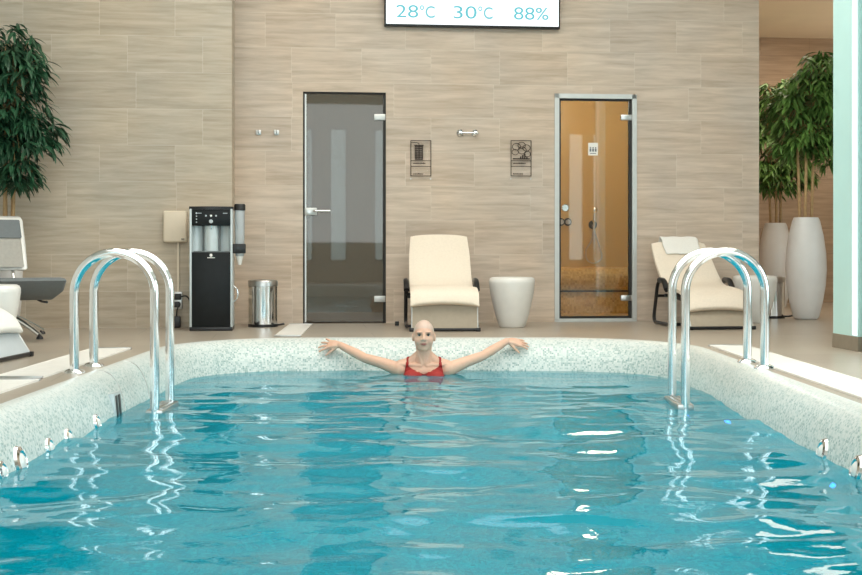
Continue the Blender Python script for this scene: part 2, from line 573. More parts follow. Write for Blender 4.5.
# recess to the right of the back wall
yR = 3.95
b = MB()
b.box((uE - 0.22, T, 0), (uE, yR, HZ))
struct(b.build('wall_recess_side', 'wall', smooth=0, mw=WALLM))
b = MB(); b.box((uE - 0.3, yR, 0), (8.0, yR + 0.2, HZ))
struct(b.build('wall_recess_back', 'wall_brown', smooth=0, mw=WALLM))
b = MB(); b.box((uE, 0.0, 3.27), (8.0, yR, 3.4))
struct(b.build('ceiling_recess', 'recess_ceil', smooth=0, mw=WALLM))
b = MB(); b.box((uE, -0.02, 3.4), (8.0, 0.2, HZ))
struct(b.build('wall_recess_lintel', 'wall', smooth=0, mw=WALLM))
b = MB(); b.box((XL - 0.2, YB - 0.2, HZ), (8.4, 17.4, HZ + 0.15))
struct(b.build('ceiling', 'ceil', smooth=0))
b = MB(); b.box((XL - 0.2, YB - 0.2, 0), (XL, 11.2, HZ))
struct(b.build('wall_left', 'plain', smooth=0))
# right side wall with tall window openings
b = MB()
wins_r = [(0.6, 3.0), (3.5, 5.9), (6.4, 8.2)]
y0 = YB
for (a, c) in wins_r:
    b.box((XR, y0, 0), (XR + 0.2, a, HZ)); y0 = c
    b.box((XR, a, 3.3), (XR + 0.2, c, HZ)); b.box((XR, a, 0), (XR + 0.2, c, 0.15))
b.box((XR, y0, 0), (XR + 0.2, 17.0, HZ))
struct(b.build('wall_right', 'plain', smooth=0))
k = 0
for (a, c) in wins_r:
    k += 1
    fb = MB()
    for (p, q) in (((a, 0.15), (a + 0.07, 3.3)), ((c - 0.07, 0.15), (c, 3.3)), ((a, 0.15), (c, 0.22)), ((a, 3.23), (c, 3.3)), (((a + c) / 2 - 0.03, 0.15), ((a + c) / 2 + 0.03, 3.3))):
        fb.box((XR + 0.05, p[0], p[1]), (XR + 0.13, q[0], q[1]))
    w = struct(fb.build('window_%d' % k, 'alu', smooth=0))
    gb = MB(); gb.box((XR + 0.085, a + 0.07, 0.22), (XR + 0.095, c - 0.07, 3.23)); gb.build('pane', 'pane', w, smooth=0)
# rear wall behind the camera, with narrow tall windows
b = MB()
wins_b = [(-4.6, -3.3), (-2.6, -1.3), (0.57, 0.74), (1.05, 1.43), (1.96, 2.2), (3.2, 4.8), (6.12, 6.5), (6.66, 7.1)]
x0 = XL
for (a, c) in wins_b:
    b.box((x0, YB - 0.2, 0), (a, YB, HZ)); x0 = c
    b.box((a, YB - 0.2, 3.15), (c, YB, HZ)); b.box((a, YB - 0.2, 0), (c, YB, 0.4))
b.box((x0, YB - 0.2, 0), (XR + 0.2, YB, HZ))
struct(b.build('wall_rear', 'plain', smooth=0))
for (a, c) in wins_b:
    k += 1
    fb = MB()
    for (p, q) in (((a, 0.4), (a + 0.04, 3.15)), ((c - 0.04, 0.4), (c, 3.15)), ((a, 0.4), (c, 0.45)), ((a, 3.1), (c, 3.15))):
        fb.box((p[0], YB - 0.14, p[1]), (q[0], YB - 0.06, q[1]))
    w = struct(fb.build('window_%d' % k, 'alu', smooth=0))
    gb = MB(); gb.box((a + 0.04, YB - 0.105, 0.45), (c - 0.04, YB - 0.095, 3.1)); gb.build('pane', 'pane', w, smooth=0)


def rounded_rect(hw, ya, yb, rad, n=14):
    """closed outline, counter-clockwise, with outward normals"""
    pts = []
    for (cx, cy, a0) in ((hw - rad, yb - rad, 0), (-hw + rad, yb - rad, 90), (-hw + rad, ya + rad, 180), (hw - rad, ya + rad, 270)):
        for i in range(n + 1):
            a = R(a0 + 90.0 * i / n)
            pts.append((cx + rad * math.cos(a), cy + rad * math.sin(a), math.cos(a), math.sin(a)))
    # fill the straight sides so quads stay small
    out = []
    for i, p in enumerate(pts):
        q = pts[(i + 1) % len(pts)]
        d = math.hypot(q[0] - p[0], q[1] - p[1])
        m = max(1, int(d / 0.25))
        for j in range(m):
            t = j / m
            nx, ny = p[2] + (q[2] - p[2]) * t, p[3] + (q[3] - p[3]) * t
            l = math.hypot(nx, ny)
            out.append((p[0] + (q[0] - p[0]) * t, p[1] + (q[1] - p[1]) * t, nx / l, ny / l))
    return out


HW, YA, YE, RAD = 1.65, -1.3, 9.37, 0.78
OUT = rounded_rect(HW, YA, YE, RAD)


def rim_w(nx, ny):
    return 0.17 + 0.11 * ny * ny


RIM = [(1.0, 0.0), (0.86, 0.004), (0.68, -0.004), (0.5, -0.026), (0.34, -0.062), (0.2, -0.108), (0.09, -0.158), (0.0, -0.22), (-0.05, -0.27), (-0.09, -0.34)]
LIN = [(-0.09, -0.34), (-0.12, -0.6), (-0.13, -1.0), (-0.13, -1.36), (-0.28, -1.45)]


def shell(profile, name, mat):
    bm = bmesh.new()
    uv = bm.loops.layers.uv.new('UVMap')
    n = len(OUT)
    rings, vv, uu = [], [0.0], [0.0]
    for i in range(1, len(profile)):
        a, c = profile[i - 1], profile[i]
        vv.append(vv[-1] + math.hypot((c[0] - a[0]) * 0.22, c[1] - a[1]))
    for i in range(n):
        p, q = OUT[i], OUT[(i + 1) % n]
        uu.append(uu[-1] + math.hypot(q[0] - p[0], q[1] - p[1]))
    for (o, z) in profile:
        rings.append([bm.verts.new((p[0] + p[2] * o * rim_w(p[2], p[3]), p[1] + p[3] * o * rim_w(p[2], p[3]), z)) for p in OUT])
    for j in range(len(rings) - 1):
        for i in range(n):
            i2 = (i + 1) % n
            f = bm.faces.new((rings[j][i], rings[j + 1][i], rings[j + 1][i2], rings[j][i2]))
            for l, (a, c) in zip(f.loops, ((i, j), (i, j + 1), (i + 1, j + 1), (i + 1, j))):
                l[uv].uv = (uu[a], vv[c])
    if name == 'pool_lining':
        f = bm.faces.new(rings[-1])
        for l in f.loops:
            l[uv].uv = (l.vert.co.x, l.vert.co.y)
    bmesh.ops.recalc_face_normals(bm, faces=bm.faces)
    bm.faces.ensure_lookup_table()
    for f in bm.faces:
        if name == 'pool_lining' and abs(f.normal.z) > 0.8:
            f.material_index = 1
    me = bpy.data.meshes.new(name); bm.to_mesh(me); bm.free()
    o = link(name, me, mat, smooth=50)
    if name == 'pool_lining':
        me.materials.append(M['basin'])
    return o


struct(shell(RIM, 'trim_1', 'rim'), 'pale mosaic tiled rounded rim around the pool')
struct(shell(LIN, 'pool_lining', 'lining'), 'turquoise mosaic lining of the pool')

# deck with a hole for the pool
bm = bmesh.new()
outer = [(p[0] + p[2] * rim_w(p[2], p[3]), p[1] + p[3] * rim_w(p[2], p[3])) for p in OUT]
lo = [bm.verts.new((x, y, 0)) for x, y in outer]
hi = [bm.verts.new(c) for c in ((XL, YB, 0), (8.0, YB, 0), (8.0, 17.2, 0), (XL, 17.2, 0))]
es = [bm.edges.new((L_[i], L_[(i + 1) % len(L_)])) for L_ in (lo, hi) for i in range(len(L_))]
bmesh.ops.triangle_fill(bm, use_beauty=True, edges=es)
bmesh.ops.recalc_face_normals(bm, faces=bm.faces)
if sum(f.normal.z for f in bm.faces) < 0:
    bmesh.ops.reverse_faces(bm, faces=bm.faces)
me = bpy.data.meshes.new('floor'); bm.to_mesh(me); bm.free()
struct(link('floor', me, 'floor', smooth=0), 'grey beige floor tiles around the pool')

# water
bm = bmesh.new()
st = 0.022
nx, ny = int(2 * (HW + 0.03) / st), int((YE - YA + 0.06) / st)


def wave(x, y):
    h = 0.0
    w = noise.noise(Vector((x * 0.7, y * 0.7, 3.1))) * 0.5
    for f, a, s in ((1.3, 0.020, 1.0), (2.9, 0.0165, 7.0), (6.2, 0.0052, 13.0), (13.0, 0.0012, 23.0)):
        h += a * noise.noise(Vector((x * f * 0.85 + w, y * f * 1.15 - w, s)))
    edge = min(1.0, max(0.35, (9.7 - y) / 2.0))
    return h * edge


def inside(x, y, m):
    hw, ya, yb, rr = HW + m, YA - m, YE + m, RAD + m
    if abs(x) > hw or y < ya or y > yb:
        return False
    dx = abs(x) - (hw - rr)
    dy = max(y - (yb - rr), (ya + rr) - y)
    return not (dx > 0 and dy > 0 and dx * dx + dy * dy > rr * rr)


grid = {}
for j in range(ny + 1):
    for i in range(nx + 1):
        x, y = -HW - 0.03 + i * st, YA - 0.03 + j * st
        if inside(x, y, 0.022):
            grid[i, j] = bm.verts.new((x, y, WATER + wave(x, y)))
for (i, j), v in list(grid.items()):
    q = [grid.get((i + 1, j)), grid.get((i + 1, j + 1)), grid.get((i, j + 1))]
    if all(q):
        bm.faces.new((v, *q))
me = bpy.data.meshes.new('pool_water'); bm.to_mesh(me); bm.free()
tag(link('pool_water', me, 'water', smooth=180), 'rippling turquoise water filling the pool', 'water', kind='stuff')

# ------------------------------------------------------------------ deck grates
def grate(label, x0, x1, y0, y1, rz=0.0, ends=(True, True)):
    """pale slotted floor grate with thin steel end bars"""
    c = Vector(((x0 + x1) / 2, (y0 + y1) / 2, 0))
    t = thing('floor_grate', label, 'drain grate', c, rz, 'pale drain grates let into the deck')
    hw, hl = (x1 - x0) / 2, (y1 - y0) / 2
    b = MB()
    n = int(2 * hl / 0.035)
    for i in range(n):
        y = -hl + (i + 0.5) * 2 * hl / n
        b.box((-hw + 0.006, y - hl / n + 0.0015, 0.001), (hw - 0.006, y + hl / n - 0.0015, 0.009))
    b.box((-hw + 0.002, -hl, 0.001), (-hw + 0.012, hl, 0.011)); b.box((hw - 0.012, -hl, 0.001), (hw - 0.002, hl, 0.011))
    b.build('slats', 'grate', t, smooth=0)
    for s, on in zip((-1, 1), ends):
        if on:
            e = MB(); e.box((-hw * 1.02, s * hl - 0.012, 0.001), (hw * 1.02, s * hl + 0.012, 0.014), bev=0.003)
            e.build('end_bar', 'steel', t)
    return t


grate('long white drain grate left of the pool behind the left ladder', -2.22, -1.96, 6.56, 8.5)
grate('white drain grate at the left frame edge in front of the left ladder', -2.2, -1.94, 4.3, 6.45)
grate('bright white drain grate right of the pool beside the right ladder', 1.87, 2.13, 4.6, 8.75)
pa, pb = floor_pt(302, 326), floor_pt(291, 336)
grate('short pale drain grate leading from the pool to the smoked glass door', -1.20, -1.0, 9.72, 11.25, R(2.0))

# ------------------------------------------------------------------ ladders
def ladder(label, xd, xw, ya, yb, top, group):
    """two hooped rails from deck to water, flanges and underwater treads"""
    c = Vector(((xd + xw) / 2, (ya + yb) / 2, 0))
    t = thing('pool_ladder', label, 'pool ladder', c, 0, group)
    hs = abs(xd - xw) / 2
    s = 1 if xd > xw else -1
    dy = (yb - ya) / 2
    rt = 0.0245
    for y in (-dy, dy):
        pts = [(s * hs, y, 0.012), (s * hs, y, 0.2)]
        zc = top - hs - rt
        for i in range(25):
            a = PI * i / 24
            pts.append((s * hs * math.cos(a), y, zc + hs * math.sin(a)))
        pts += [(-s * hs, y, 0.1), (-s * hs, y, -0.3), (-s * hs, y, -0.98)]
        b = MB(); b.tube(pts, rt, 18); b.build('rail', 'chrome', t)
        b = MB(); b.lathe([(0.0, 0.022), (0.03, 0.022), (0.045, 0.016), (0.058, 0.003), (0.058, 0.0), (0, 0)], 28, (s * hs, y, 0.0)); b.build('flange', 'chrome', t)
    for z in (WATER + 0.005, -0.48, -0.75):
        b = MB()
        b.box((-s * hs - 0.045, -dy - 0.02, z - 0.02), (-s * hs + 0.045, dy + 0.02, z + 0.02), bev=0.006)
        for q in (-0.03, 0, 0.03):
            b.box((-s * hs + q - 0.006, -dy + 0.03, z + 0.019), (-s * hs + q + 0.006, dy - 0.03, z + 0.026))
        b.build('tread', 'steel', t)
    return t


ladder('chrome hooped pool ladder on the left side by the floor grate', -1.885, -1.46, 6.87, 7.27, 0.66, 'chrome pool ladders')
ladder('chrome hooped pool ladder on the right side before the lounger with towel', 1.83, 1.395, 7.13, 7.52, 0.665, 'chrome pool ladders')

# ------------------------------------------------------------------ pool fittings
def side_x(z, s):
    """wall of the straight pool side at height z"""
    for (a, za), (c, zc) in zip(RIM, RIM[1:]):
        if zc <= z <= za:
            t = (z - za) / (zc - za)
            return s * (HW + 0.17 * (a + (c - a) * t))
    return s * HW


def pool_jet(label, s, y, sz=1.0):
    t = thing('pool_jet', label, 'pool jet', (side_x(-0.2, s), y, -0.205), 0 if s < 0 else PI, 'round chrome jets at the waterline')
    t.rotation_euler = (0, R(-14), 0 if s < 0 else PI)
    rot = Matrix.Rotation(PI / 2, 4, 'Y')
    b = MB(); b.lathe([(0.026 * sz, 0.010), (0.034 * sz, 0.016), (0.046 * sz, 0.012), (0.052 * sz, 0.0), (0.05 * sz, -0.02), (0.02 * sz, -0.02)], 28)
    for v in b.bm.verts: v.co = rot @ v.co
    b.build('flange', 'chrome', t)
    b = MB(); b.lathe([(0, 0.02), (0.012 * sz, 0.022), (0.026 * sz, 0.012), (0.028 * sz, -0.01), (0, -0.012)], 24)
    for v in b.bm.verts: v.co = rot @ v.co
    b.build('nozzle', 'white', t)


ring_labels = ['chrome pool jet on the left pool side, nearest to the black slotted inlet',
               'chrome pool jet on the left pool side, second from the slotted inlet',
               'chrome pool jet on the left pool side, third from the slotted inlet',
               'larger chrome pool jet on the left pool side, fourth from the slotted inlet',
               'chrome pool jet on the left pool side, closest to the left frame edge']
for l, (x, y) in zip(ring_labels, ((95, 426), (67, 441), (50, 451), (32, 466), (11, 476))):
    pool_jet(l, -1, floor_pt(x, y, WATER).y, 0.9 if x != 32 else 1.35)
pool_jet('chrome pool jet on the right pool side, the one farther from the frame edge', 1, floor_pt(820, 456, WATER).y, 1.2)
pool_jet('chrome pool jet cut by the right frame edge at the waterline', 1, floor_pt(861, 474, WATER).y, 1.2)

# slotted overflow inlet at the left waterline
t = thing('overflow_inlet', 'upright white overflow inlet with two black slots at the left waterline', 'pool inlet', (side_x(-0.2, -1) - 0.004, 6.86, -0.2), 0)
t.rotation_euler = (0, R(-5), 0)
b = MB()
b.box((-0.03, -0.075, -0.12), (0.012, 0.075, 0.1), bev=0.006); b.build('frame', 'silver', t)
for y in (-0.03, 0.03):
    b = MB(); b.box((-0.01, y - 0.022, -0.105), (0.0145, y + 0.022, 0.085), bev=0.002); b.build('slot', 'black', t)

# thin grey lines running over the left rim
for i, y in enumerate((7.02, 7.62)):
    b = MB()
    b.tube(smooth_path([(-(HW + 0.17 * o), y + 0.03 * math.sin(o * 5), z + 0.0005) for (o, z) in RIM[1:9]], 4), 0.003, 6)
    struct(b.build('trim_%d' % (i + 2), 'steel'))

# underwater lamps
for lab, s, y, z in (('blue underwater lamp in the right pool side under the right ladder', 1, 7.0, -0.62),
                     ('blue underwater lamp in the right pool side near the chrome jets', 1, 5.3, -0.62),
                     ('blue underwater lamp in the left pool side at the frame edge', -1, 4.45, -0.62)):
    t = thing('underwater_lamp', lab, 'pool lamp', (s * (HW - 0.01), y, z), 0, 'blue lamps in the pool sides')
    b = MB(); b.tube([(s * 0.02, 0, 0), (-s * 0.018, 0, 0)], [0.075, 0.062], 28); b.build('bezel', 'steel', t)
    b = MB(); b.ellipsoid((-s * 0.016, 0, 0), (0.012, 0.05, 0.05)); b.build('lens', 'bluelamp', t)

# ------------------------------------------------------------------ smoked glass door (left)
def room_box(name, mat, u0, u1, y0, y1, z1, th=0.06, z0=0.0):
    b = MB()
    b.box((u0 - th, y0, z0), (u0, y1, z1)); b.box((u1, y0, z0), (u1 + th, y1, z1))
    b.box((u0 - th, y1, z0), (u1 + th, y1 + th, z1)); b.box((u0 - th, y0, z1), (u1 + th, y1 + th, z1 + th))
    b.box((u0 - th, y0, z0 + 0.001), (u1 + th, y1 + th, z0 + 0.005))
    return struct(b.build(name, mat, smooth=0, mw=WALLM))


room_box('wall_shower_room', 'shower_room', dA[0] - 0.35, dA[1] + 0.25, T, 1.7, 2.5)
door1 = MB()
u0, u1, z1 = dA[0], dA[1], dA[3]
fr = 0.014
door1.box((u0, 0.012, 0), (u0 + fr, 0.05, z1)); door1.box((u1 - fr * 1.6, 0.012, 0), (u1, 0.05, z1)); door1.box((u0, 0.012, z1 - fr), (u1, 0.05, z1))
d1 = struct(door1.build('door_1', 'rubber', smooth=0, mw=WALLM), 'smoked grey glass door with chrome lever')
b = MB(); b.box((u0 + fr + 0.004, 0.02, 0.012), (u1 - fr * 1.6 - 0.004, 0.03, z1 - fr - 0.004)); p = b.build('pane', 'smoke', d1, smooth=0)
b = MB(); b.box((u0 + fr + 0.002, 0.018, 0.01), (u0 + fr + 0.016, 0.033, z1 - 0.02)); b.build('edge_strip', 'alu', d1, smooth=0)
for py in (117, 299):
    uu_, zz = wp(380, py)
    b = MB(); b.box((u1 - 0.105, 0.004, zz - 0.028), (u1 - 0.004, 0.02, zz + 0.028), bev=0.006); b.build('hinge', 'alu', d1)
uu_, zz = wp(310, 211.5)
b = MB(); b.box((u0 + 0.012, -0.004, zz - 0.035), (u0 + 0.125, 0.02, zz + 0.035), bev=0.012); lk = b.build('lock_case', 'alu', d1)
b = MB(); b.tube(rounded_path([(u0 + 0.095, 0.0, zz + 0.005), (u0 + 0.095, -0.045, zz + 0.005), (u0 + 0.24, -0.045, zz + 0.005)], 0.02), 0.0095, 12); b.build('lever', 'chrome', lk)
b = MB(); b.tube([(u0 + 0.055, -0.002, zz + 0.0), (u0 + 0.055, -0.009, zz)], 0.014, 16); b.build('keyhole', 'steel', lk)

# ------------------------------------------------------------------ steam room behind a clear glass door (right)
u0, u1, z1 = dB[0], dB[1], dB[3]
RY = 1.95
room_box('wall_steam_room', 'gold', u0 - 0.3, u1 + 0.55, T, RY, 2.45)
fr = 0.042
b = MB()
b.box((u0, -0.012, 0.015), (u0 + fr, 0.06, z1)); b.box((u1 - fr, -0.012, 0.015), (u1, 0.06, z1)); b.box((u0, -0.012, z1 - fr), (u1, 0.06, z1)); b.box((u0, -0.012, 0.002), (u1, 0.06, 0.03))
d2 = struct(b.build('door_2', 'alu', smooth=0, mw=WALLM), 'clear glass door of the amber steam room in a pale metal frame')
g = 0.018
b = MB()
b.box((u0 + fr, 0.01, 0.03), (u0 + fr + g, 0.045, z1 - fr)); b.box((u1 - fr - g * 1.4, 0.01, 0.03), (u1 - fr, 0.045, z1 - fr))
b.box((u0 + fr, 0.01, z1 - fr - g), (u1 - fr, 0.045, z1 - fr)); b.box((u0 + fr, 0.01, 0.03), (u1 - fr, 0.045, 0.05))
b.build('gasket', 'rubber', d2, smooth=0)
b = MB(); b.box((u0 + fr + g, 0.02, 0.05), (u1 - fr - g, 0.03, z1 - fr - g)); b.build('pane', 'clear', d2, smooth=0)
for py in (117.5, 298):
    _, zz = wp(632, py)
    b = MB(); b.box((u1 - fr - 0.10, 0.002, zz - 0.026), (u1 - fr + 0.012, 0.02, zz + 0.026), bev=0.005); b.build('hinge', 'steel', d2)
uk, zk = wp(564.5, 208)
b = MB(); b.tube([(uk, 0.02, zk), (uk, -0.012, zk), (uk, -0.03, zk), (uk, -0.036, zk)], [0.018, 0.018, 0.034, 0.028], 24); b.build('knob', 'chrome', d2)
# notice stuck to the glass
us, zs = wp(593.5, 149)
nt_ = thing('door_notice', 'small white notice stuck on the steam room glass door', 'notice', mw=at_wall(us, zs, 0.0185))
b = MB(); b.box((-0.045, -0.001, -0.057), (0.045, 0.001, 0.057), bev=0.0008); b.build('card', 'white', nt_, smooth=0)
for i in range(3):
    b = MB(); b.ellipsoid((-0.024 + 0.024 * i, -0.0015, 0.012), (0.007, 0.0008, 0.007), seg=12, rings=8)
    b.box((-0.032 + 0.024 * i, -0.0022, -0.022), (-0.016 + 0.024 * i, -0.001, 0.003))
    b.build('icon', 'greypad', nt_)
b = MB(); b.box((-0.028, -0.002, -0.042), (0.028, -0.001, -0.036)); b.build('print', 'greypad', nt_, smooth=0)
# two dark valve knobs and hand shower on the room's far wall
for (px, lab) in ((560.5, 'dark round shower valve seen behind the glass, nearer the door edge'), (567.5, 'dark round shower valve seen behind the glass, nearer the hand shower')):
    uv_, zv = wp(px, 222, RY)
    v = thing('shower_valve', lab, 'valve', mw=at_wall(uv_, zv, RY - 0.002), group='dark valves in the steam room')
    b = MB(); b.tube([(0, 0, 0), (0, -0.012, 0)], 0.042, 20); b.build('rosette', 'black', v)
    b = MB(); b.tube([(0, -0.01, 0), (0, -0.05, 0)], [0.022, 0.026], 16); b.build('grip', 'steel', v)
uh, zh = wp(592.5, 222, RY)
h = thing('hand_shower', 'hand shower with looped hose on the steam room wall', 'hand shower', mw=at_wall(uh, zh, RY - 0.002))
b = MB(); b.tube([(0, 0, -0.03), (0, -0.012, -0.03)], 0.045, 20); b.build('rosette', 'black', h)
b = MB(); b.tube([(0, -0.01, 0), (0, -0.055, 0.0), (0, -0.065, 0.03)], 0.014, 10); b.build('holder', 'chrome', h)
b = MB(); b.tube([(0, -0.07, -0.05), (0.0, -0.072, 0.05), (0.006, -0.075, 0.1)], [0.011, 0.013, 0.012], 12); b.ellipsoid((0.008, -0.085, 0.125), (0.03, 0.018, 0.034)); b.build('shower_head', 'chrome', h)
b = MB(); b.tube(smooth_path([(0, -0.07, -0.05), (-0.03, -0.07, -0.2), (-0.085, -0.06, -0.30), (-0.07, -0.06, -0.40), (0.0, -0.06, -0.435), (0.07, -0.06, -0.40), (0.08, -0.06, -0.32), (0.02, -0.03, -0.12), (0.0, -0.012, -0.03)], 8), 0.0085, 8); b.build('hose', 'steel', h)
# bench
b = MB()
zt = 0.47
yb0 = 1.32
prof = [(RY - 0.001, 0.006), (RY - 0.001, zt), (yb0 + 0.12, zt), (yb0 + 0.05, zt - 0.02), (yb0 + 0.01, zt - 0.07), (yb0, zt - 0.13), (yb0 + 0.02, zt - 0.2), (yb0 + 0.05, zt - 0.235), (yb0 + 0.05, 0.006)]
b.prism([(p[0], p[1]) for p in prof], u0 - 0.29, u1 + 0.53, 'YZ')
bn = b.build('steam_bench', 'gold', smooth=40, mw=WALLM)
tag(bn, 'gold mosaic bench with rounded front inside the steam room', 'bench')
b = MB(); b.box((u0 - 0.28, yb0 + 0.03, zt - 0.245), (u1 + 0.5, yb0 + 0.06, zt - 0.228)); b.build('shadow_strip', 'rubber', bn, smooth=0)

# ------------------------------------------------------------------ wall fixtures
# display
ua, zb = wp(384, 27); ub, _ = wp(558.5, 27)
wS = ub - ua; hS = wS * 9 / 16
sc_ = thing('wall_display', 'white lit display with teal temperature readings high on the wall', 'display', mw=at_wall((ua + ub) / 2, zb, -0.002))
b = MB(); b.box((-wS / 2, -0.07, 0), (wS / 2, 0.0, hS), bev=0.006); b.build('housing', 'black', sc_)
bz = 0.014
b = MB(); b.box((-wS / 2 + bz, -0.0725, bz + 0.004), (wS / 2 - bz, -0.068, hS - bz)); b.build('screen', 'screen', sc_, smooth=0)
for px in (440, 496):
    ux = wp(px, 10)[0] - (ua + ub) / 2
    b = MB(); b.box((ux - 0.002, -0.0732, bz + 0.01), (ux + 0.002, -0.0724, hS * 0.45)); b.build('divider', 'screen_line', sc_, smooth=0)


def text(body, x0, x1, z0, hgt, mat, parent, y=-0.0735, bold=0.0):
    cu = bpy.data.curves.new('lettering', 'FONT')
    cu.body = body; cu.offset = bold; cu.size = 1.0; cu.extrude = 0.0
    ob = bpy.data.objects.new('lettering', cu); COL.objects.link(ob)
    bpy.context.view_layer.update()
    dg = bpy.context.evaluated_depsgraph_get()
    me = bpy.data.meshes.new_from_object(ob.evaluated_get(dg))
    bpy.data.objects.remove(ob); bpy.data.curves.remove(cu)
    n = len(me.vertices)
    co_ = np.empty(n * 3); me.vertices.foreach_get('co', co_); co_ = co_.reshape(-1, 3)
    mn, mx_ = co_.min(0), co_.max(0)
    q = np.empty_like(co_)
    q[:, 0] = x0 + (co_[:, 0] - mn[0]) / (mx_[0] - mn[0]) * (x1 - x0)
    q[:, 2] = z0 + (co_[:, 1] - mn[1]) / (mx_[1] - mn[1]) * hgt
    q[:, 1] = y
    me.vertices.foreach_set('co', q.ravel()); me.update()
    return link('lettering', me, mat, parent, smooth=0)


def sx(px):
    return wp(px, 14)[0] - (ua + ub) / 2


zt0 = wp(470, 20.3)[1] - zb; zt1 = wp(470, 7.7)[1] - zb
text('28', sx(395.5), sx(417.5), zt0, zt1 - zt0, 'teal_text', sc_)
text('°C', sx(419), sx(434), zt0, zt1 - zt0, 'teal_pale', sc_, bold=0.012)
text('30', sx(452.5), sx(475.5), zt0, zt1 - zt0, 'teal_text', sc_)
text('°C', sx(477), sx(491.5), zt0, zt1 - zt0, 'teal_pale', sc_, bold=0.012)
text('88', sx(512.5), sx(533), zt0, zt1 - zt0, 'teal_text', sc_)
text('%', sx(534), sx(547), zt0, zt1 - zt0, 'teal_pale', sc_, bold=0.012)

# pictogram plates
def plate(px0, px1, py0, py1, kind, label):
    a, zt_ = wp(px0, py0); c, zb_ = wp(px1, py1)
    w, hh = c - a, zt_ - zb_
    t = thing('wall_sign', label, 'sign', mw=at_wall((a + c) / 2, zb_, -0.02), group='clear pictogram plates beside the glass doors')
    b = MB(); b.box((-w / 2, 0, 0), (w / 2, 0.004, hh)); b.build('plate', 'acrylic', t, smooth=0)
    b = MB()
    th = 0.0065
    y0_, y1_ = -0.002, 0.0005
    b.box((-w / 2, y0_, 0), (-w / 2 + th, y1_, hh)); b.box((w / 2 - th, y0_, 0), (w / 2, y1_, hh))
    for zf in (0, hh * 0.265, hh * 0.425, hh - th):
        b.box((-w / 2, y0_, zf), (w / 2, y1_, zf + th * (1 if zf in (0, hh - th) else 0.8)))
    b.build('border', 'ink', t, smooth=0)
    for (f0, f1, zf) in ((-0.38, 0.22, 0.345), (-0.38, 0.1, 0.05)):
        b = MB()
        x = f0 * w
        b.box((f0 * w, y0_, zf * hh + 0.003), (f1 * w, y1_, zf * hh + 0.006))
        while x < f1 * w:
            d = random.uniform(0.006, 0.014)
            b.box((x, y0_, zf * hh), (min(x + d, f1 * w), y1_, zf * hh + random.uniform(0.007, 0.012))); x += d + 0.003
        b.build('caption', 'ink', t, smooth=0)
    b = MB()
    zi, hi_ = hh * 0.46, hh * 0.5
    if kind == 'shower':
        # a tall striped column below a bent shower pipe
        x0, x1 = -w * 0.27, w * 0.08
        for i in range(6):
            xx = x0 + (x1 - x0) * i / 5
            b.box((xx - 0.0042, y0_, zi), (xx + 0.0042, y1_, zi + hi_ * (0.80 + 0.03 * (i % 2))))
        for i in range(7):
            b.box((x0, y0_, zi + hi_ * 0.12 * i), (x1, y1_, zi + hi_ * 0.12 * i + 0.006))
        b.box((x0 - 0.008, y0_, zi + hi_ * 0.76), (x1 + 0.01, y1_, zi + hi_ * 0.82))
        b.tube(smooth_path([(-w * 0.5, -0.001, zi + hi_ * 0.97), (-w * 0.3, -0.001, zi + hi_ * 0.96), (-w * 0.12, -0.001, zi + hi_ * 0.92), (-w * 0.09, -0.001, zi + hi_ * 0.82)], 5), 0.003, 6)
    else:
        # steam clouds over a bench
        for (cx, cz, rr) in ((-0.22, 0.72, 0.16), (0.03, 0.8, 0.15), (0.26, 0.66, 0.15), (-0.28, 0.42, 0.13), (0.05, 0.52, 0.17), (0.3, 0.32, 0.13)):
            n = 22
            b.tube([(cx * w + rr * w * math.cos(2 * PI * i / n) * 1.2, -0.001, zi + cz * hi_ + rr * w * math.sin(2 * PI * i / n)) for i in range(n)], 0.0032, 6, closed=True)
        b.box((-w * 0.4, y0_, zi + 0.002), (w * 0.42, y1_, zi + 0.014))
        for i in range(4):
            b.box((-w * (0.05 - 0.1 * i), y0_, zi + 0.01), (-w * (0.05 - 0.1 * i) + 0.012, y1_, zi + 0.03 + 0.012 * (i % 3)))
    b.build('pictogram', 'ink', t)
    for s in (-1, 1):
        b = MB(); b.tube([(s * (w / 2 - 0.004), 0.019, -0.022), (s * (w / 2 - 0.004), 0.008, -0.022)], 0.006, 10); b.build('pin', 'steel', t)


plate(410.3, 431, 140.4, 176.5, 'shower', 'line-drawn pictogram plate beside the smoked glass door, with a shower')
plate(510.3, 531, 140.4, 176.5, 'steam', 'line-drawn pictogram plate beside the steam room door, with steam clouds')

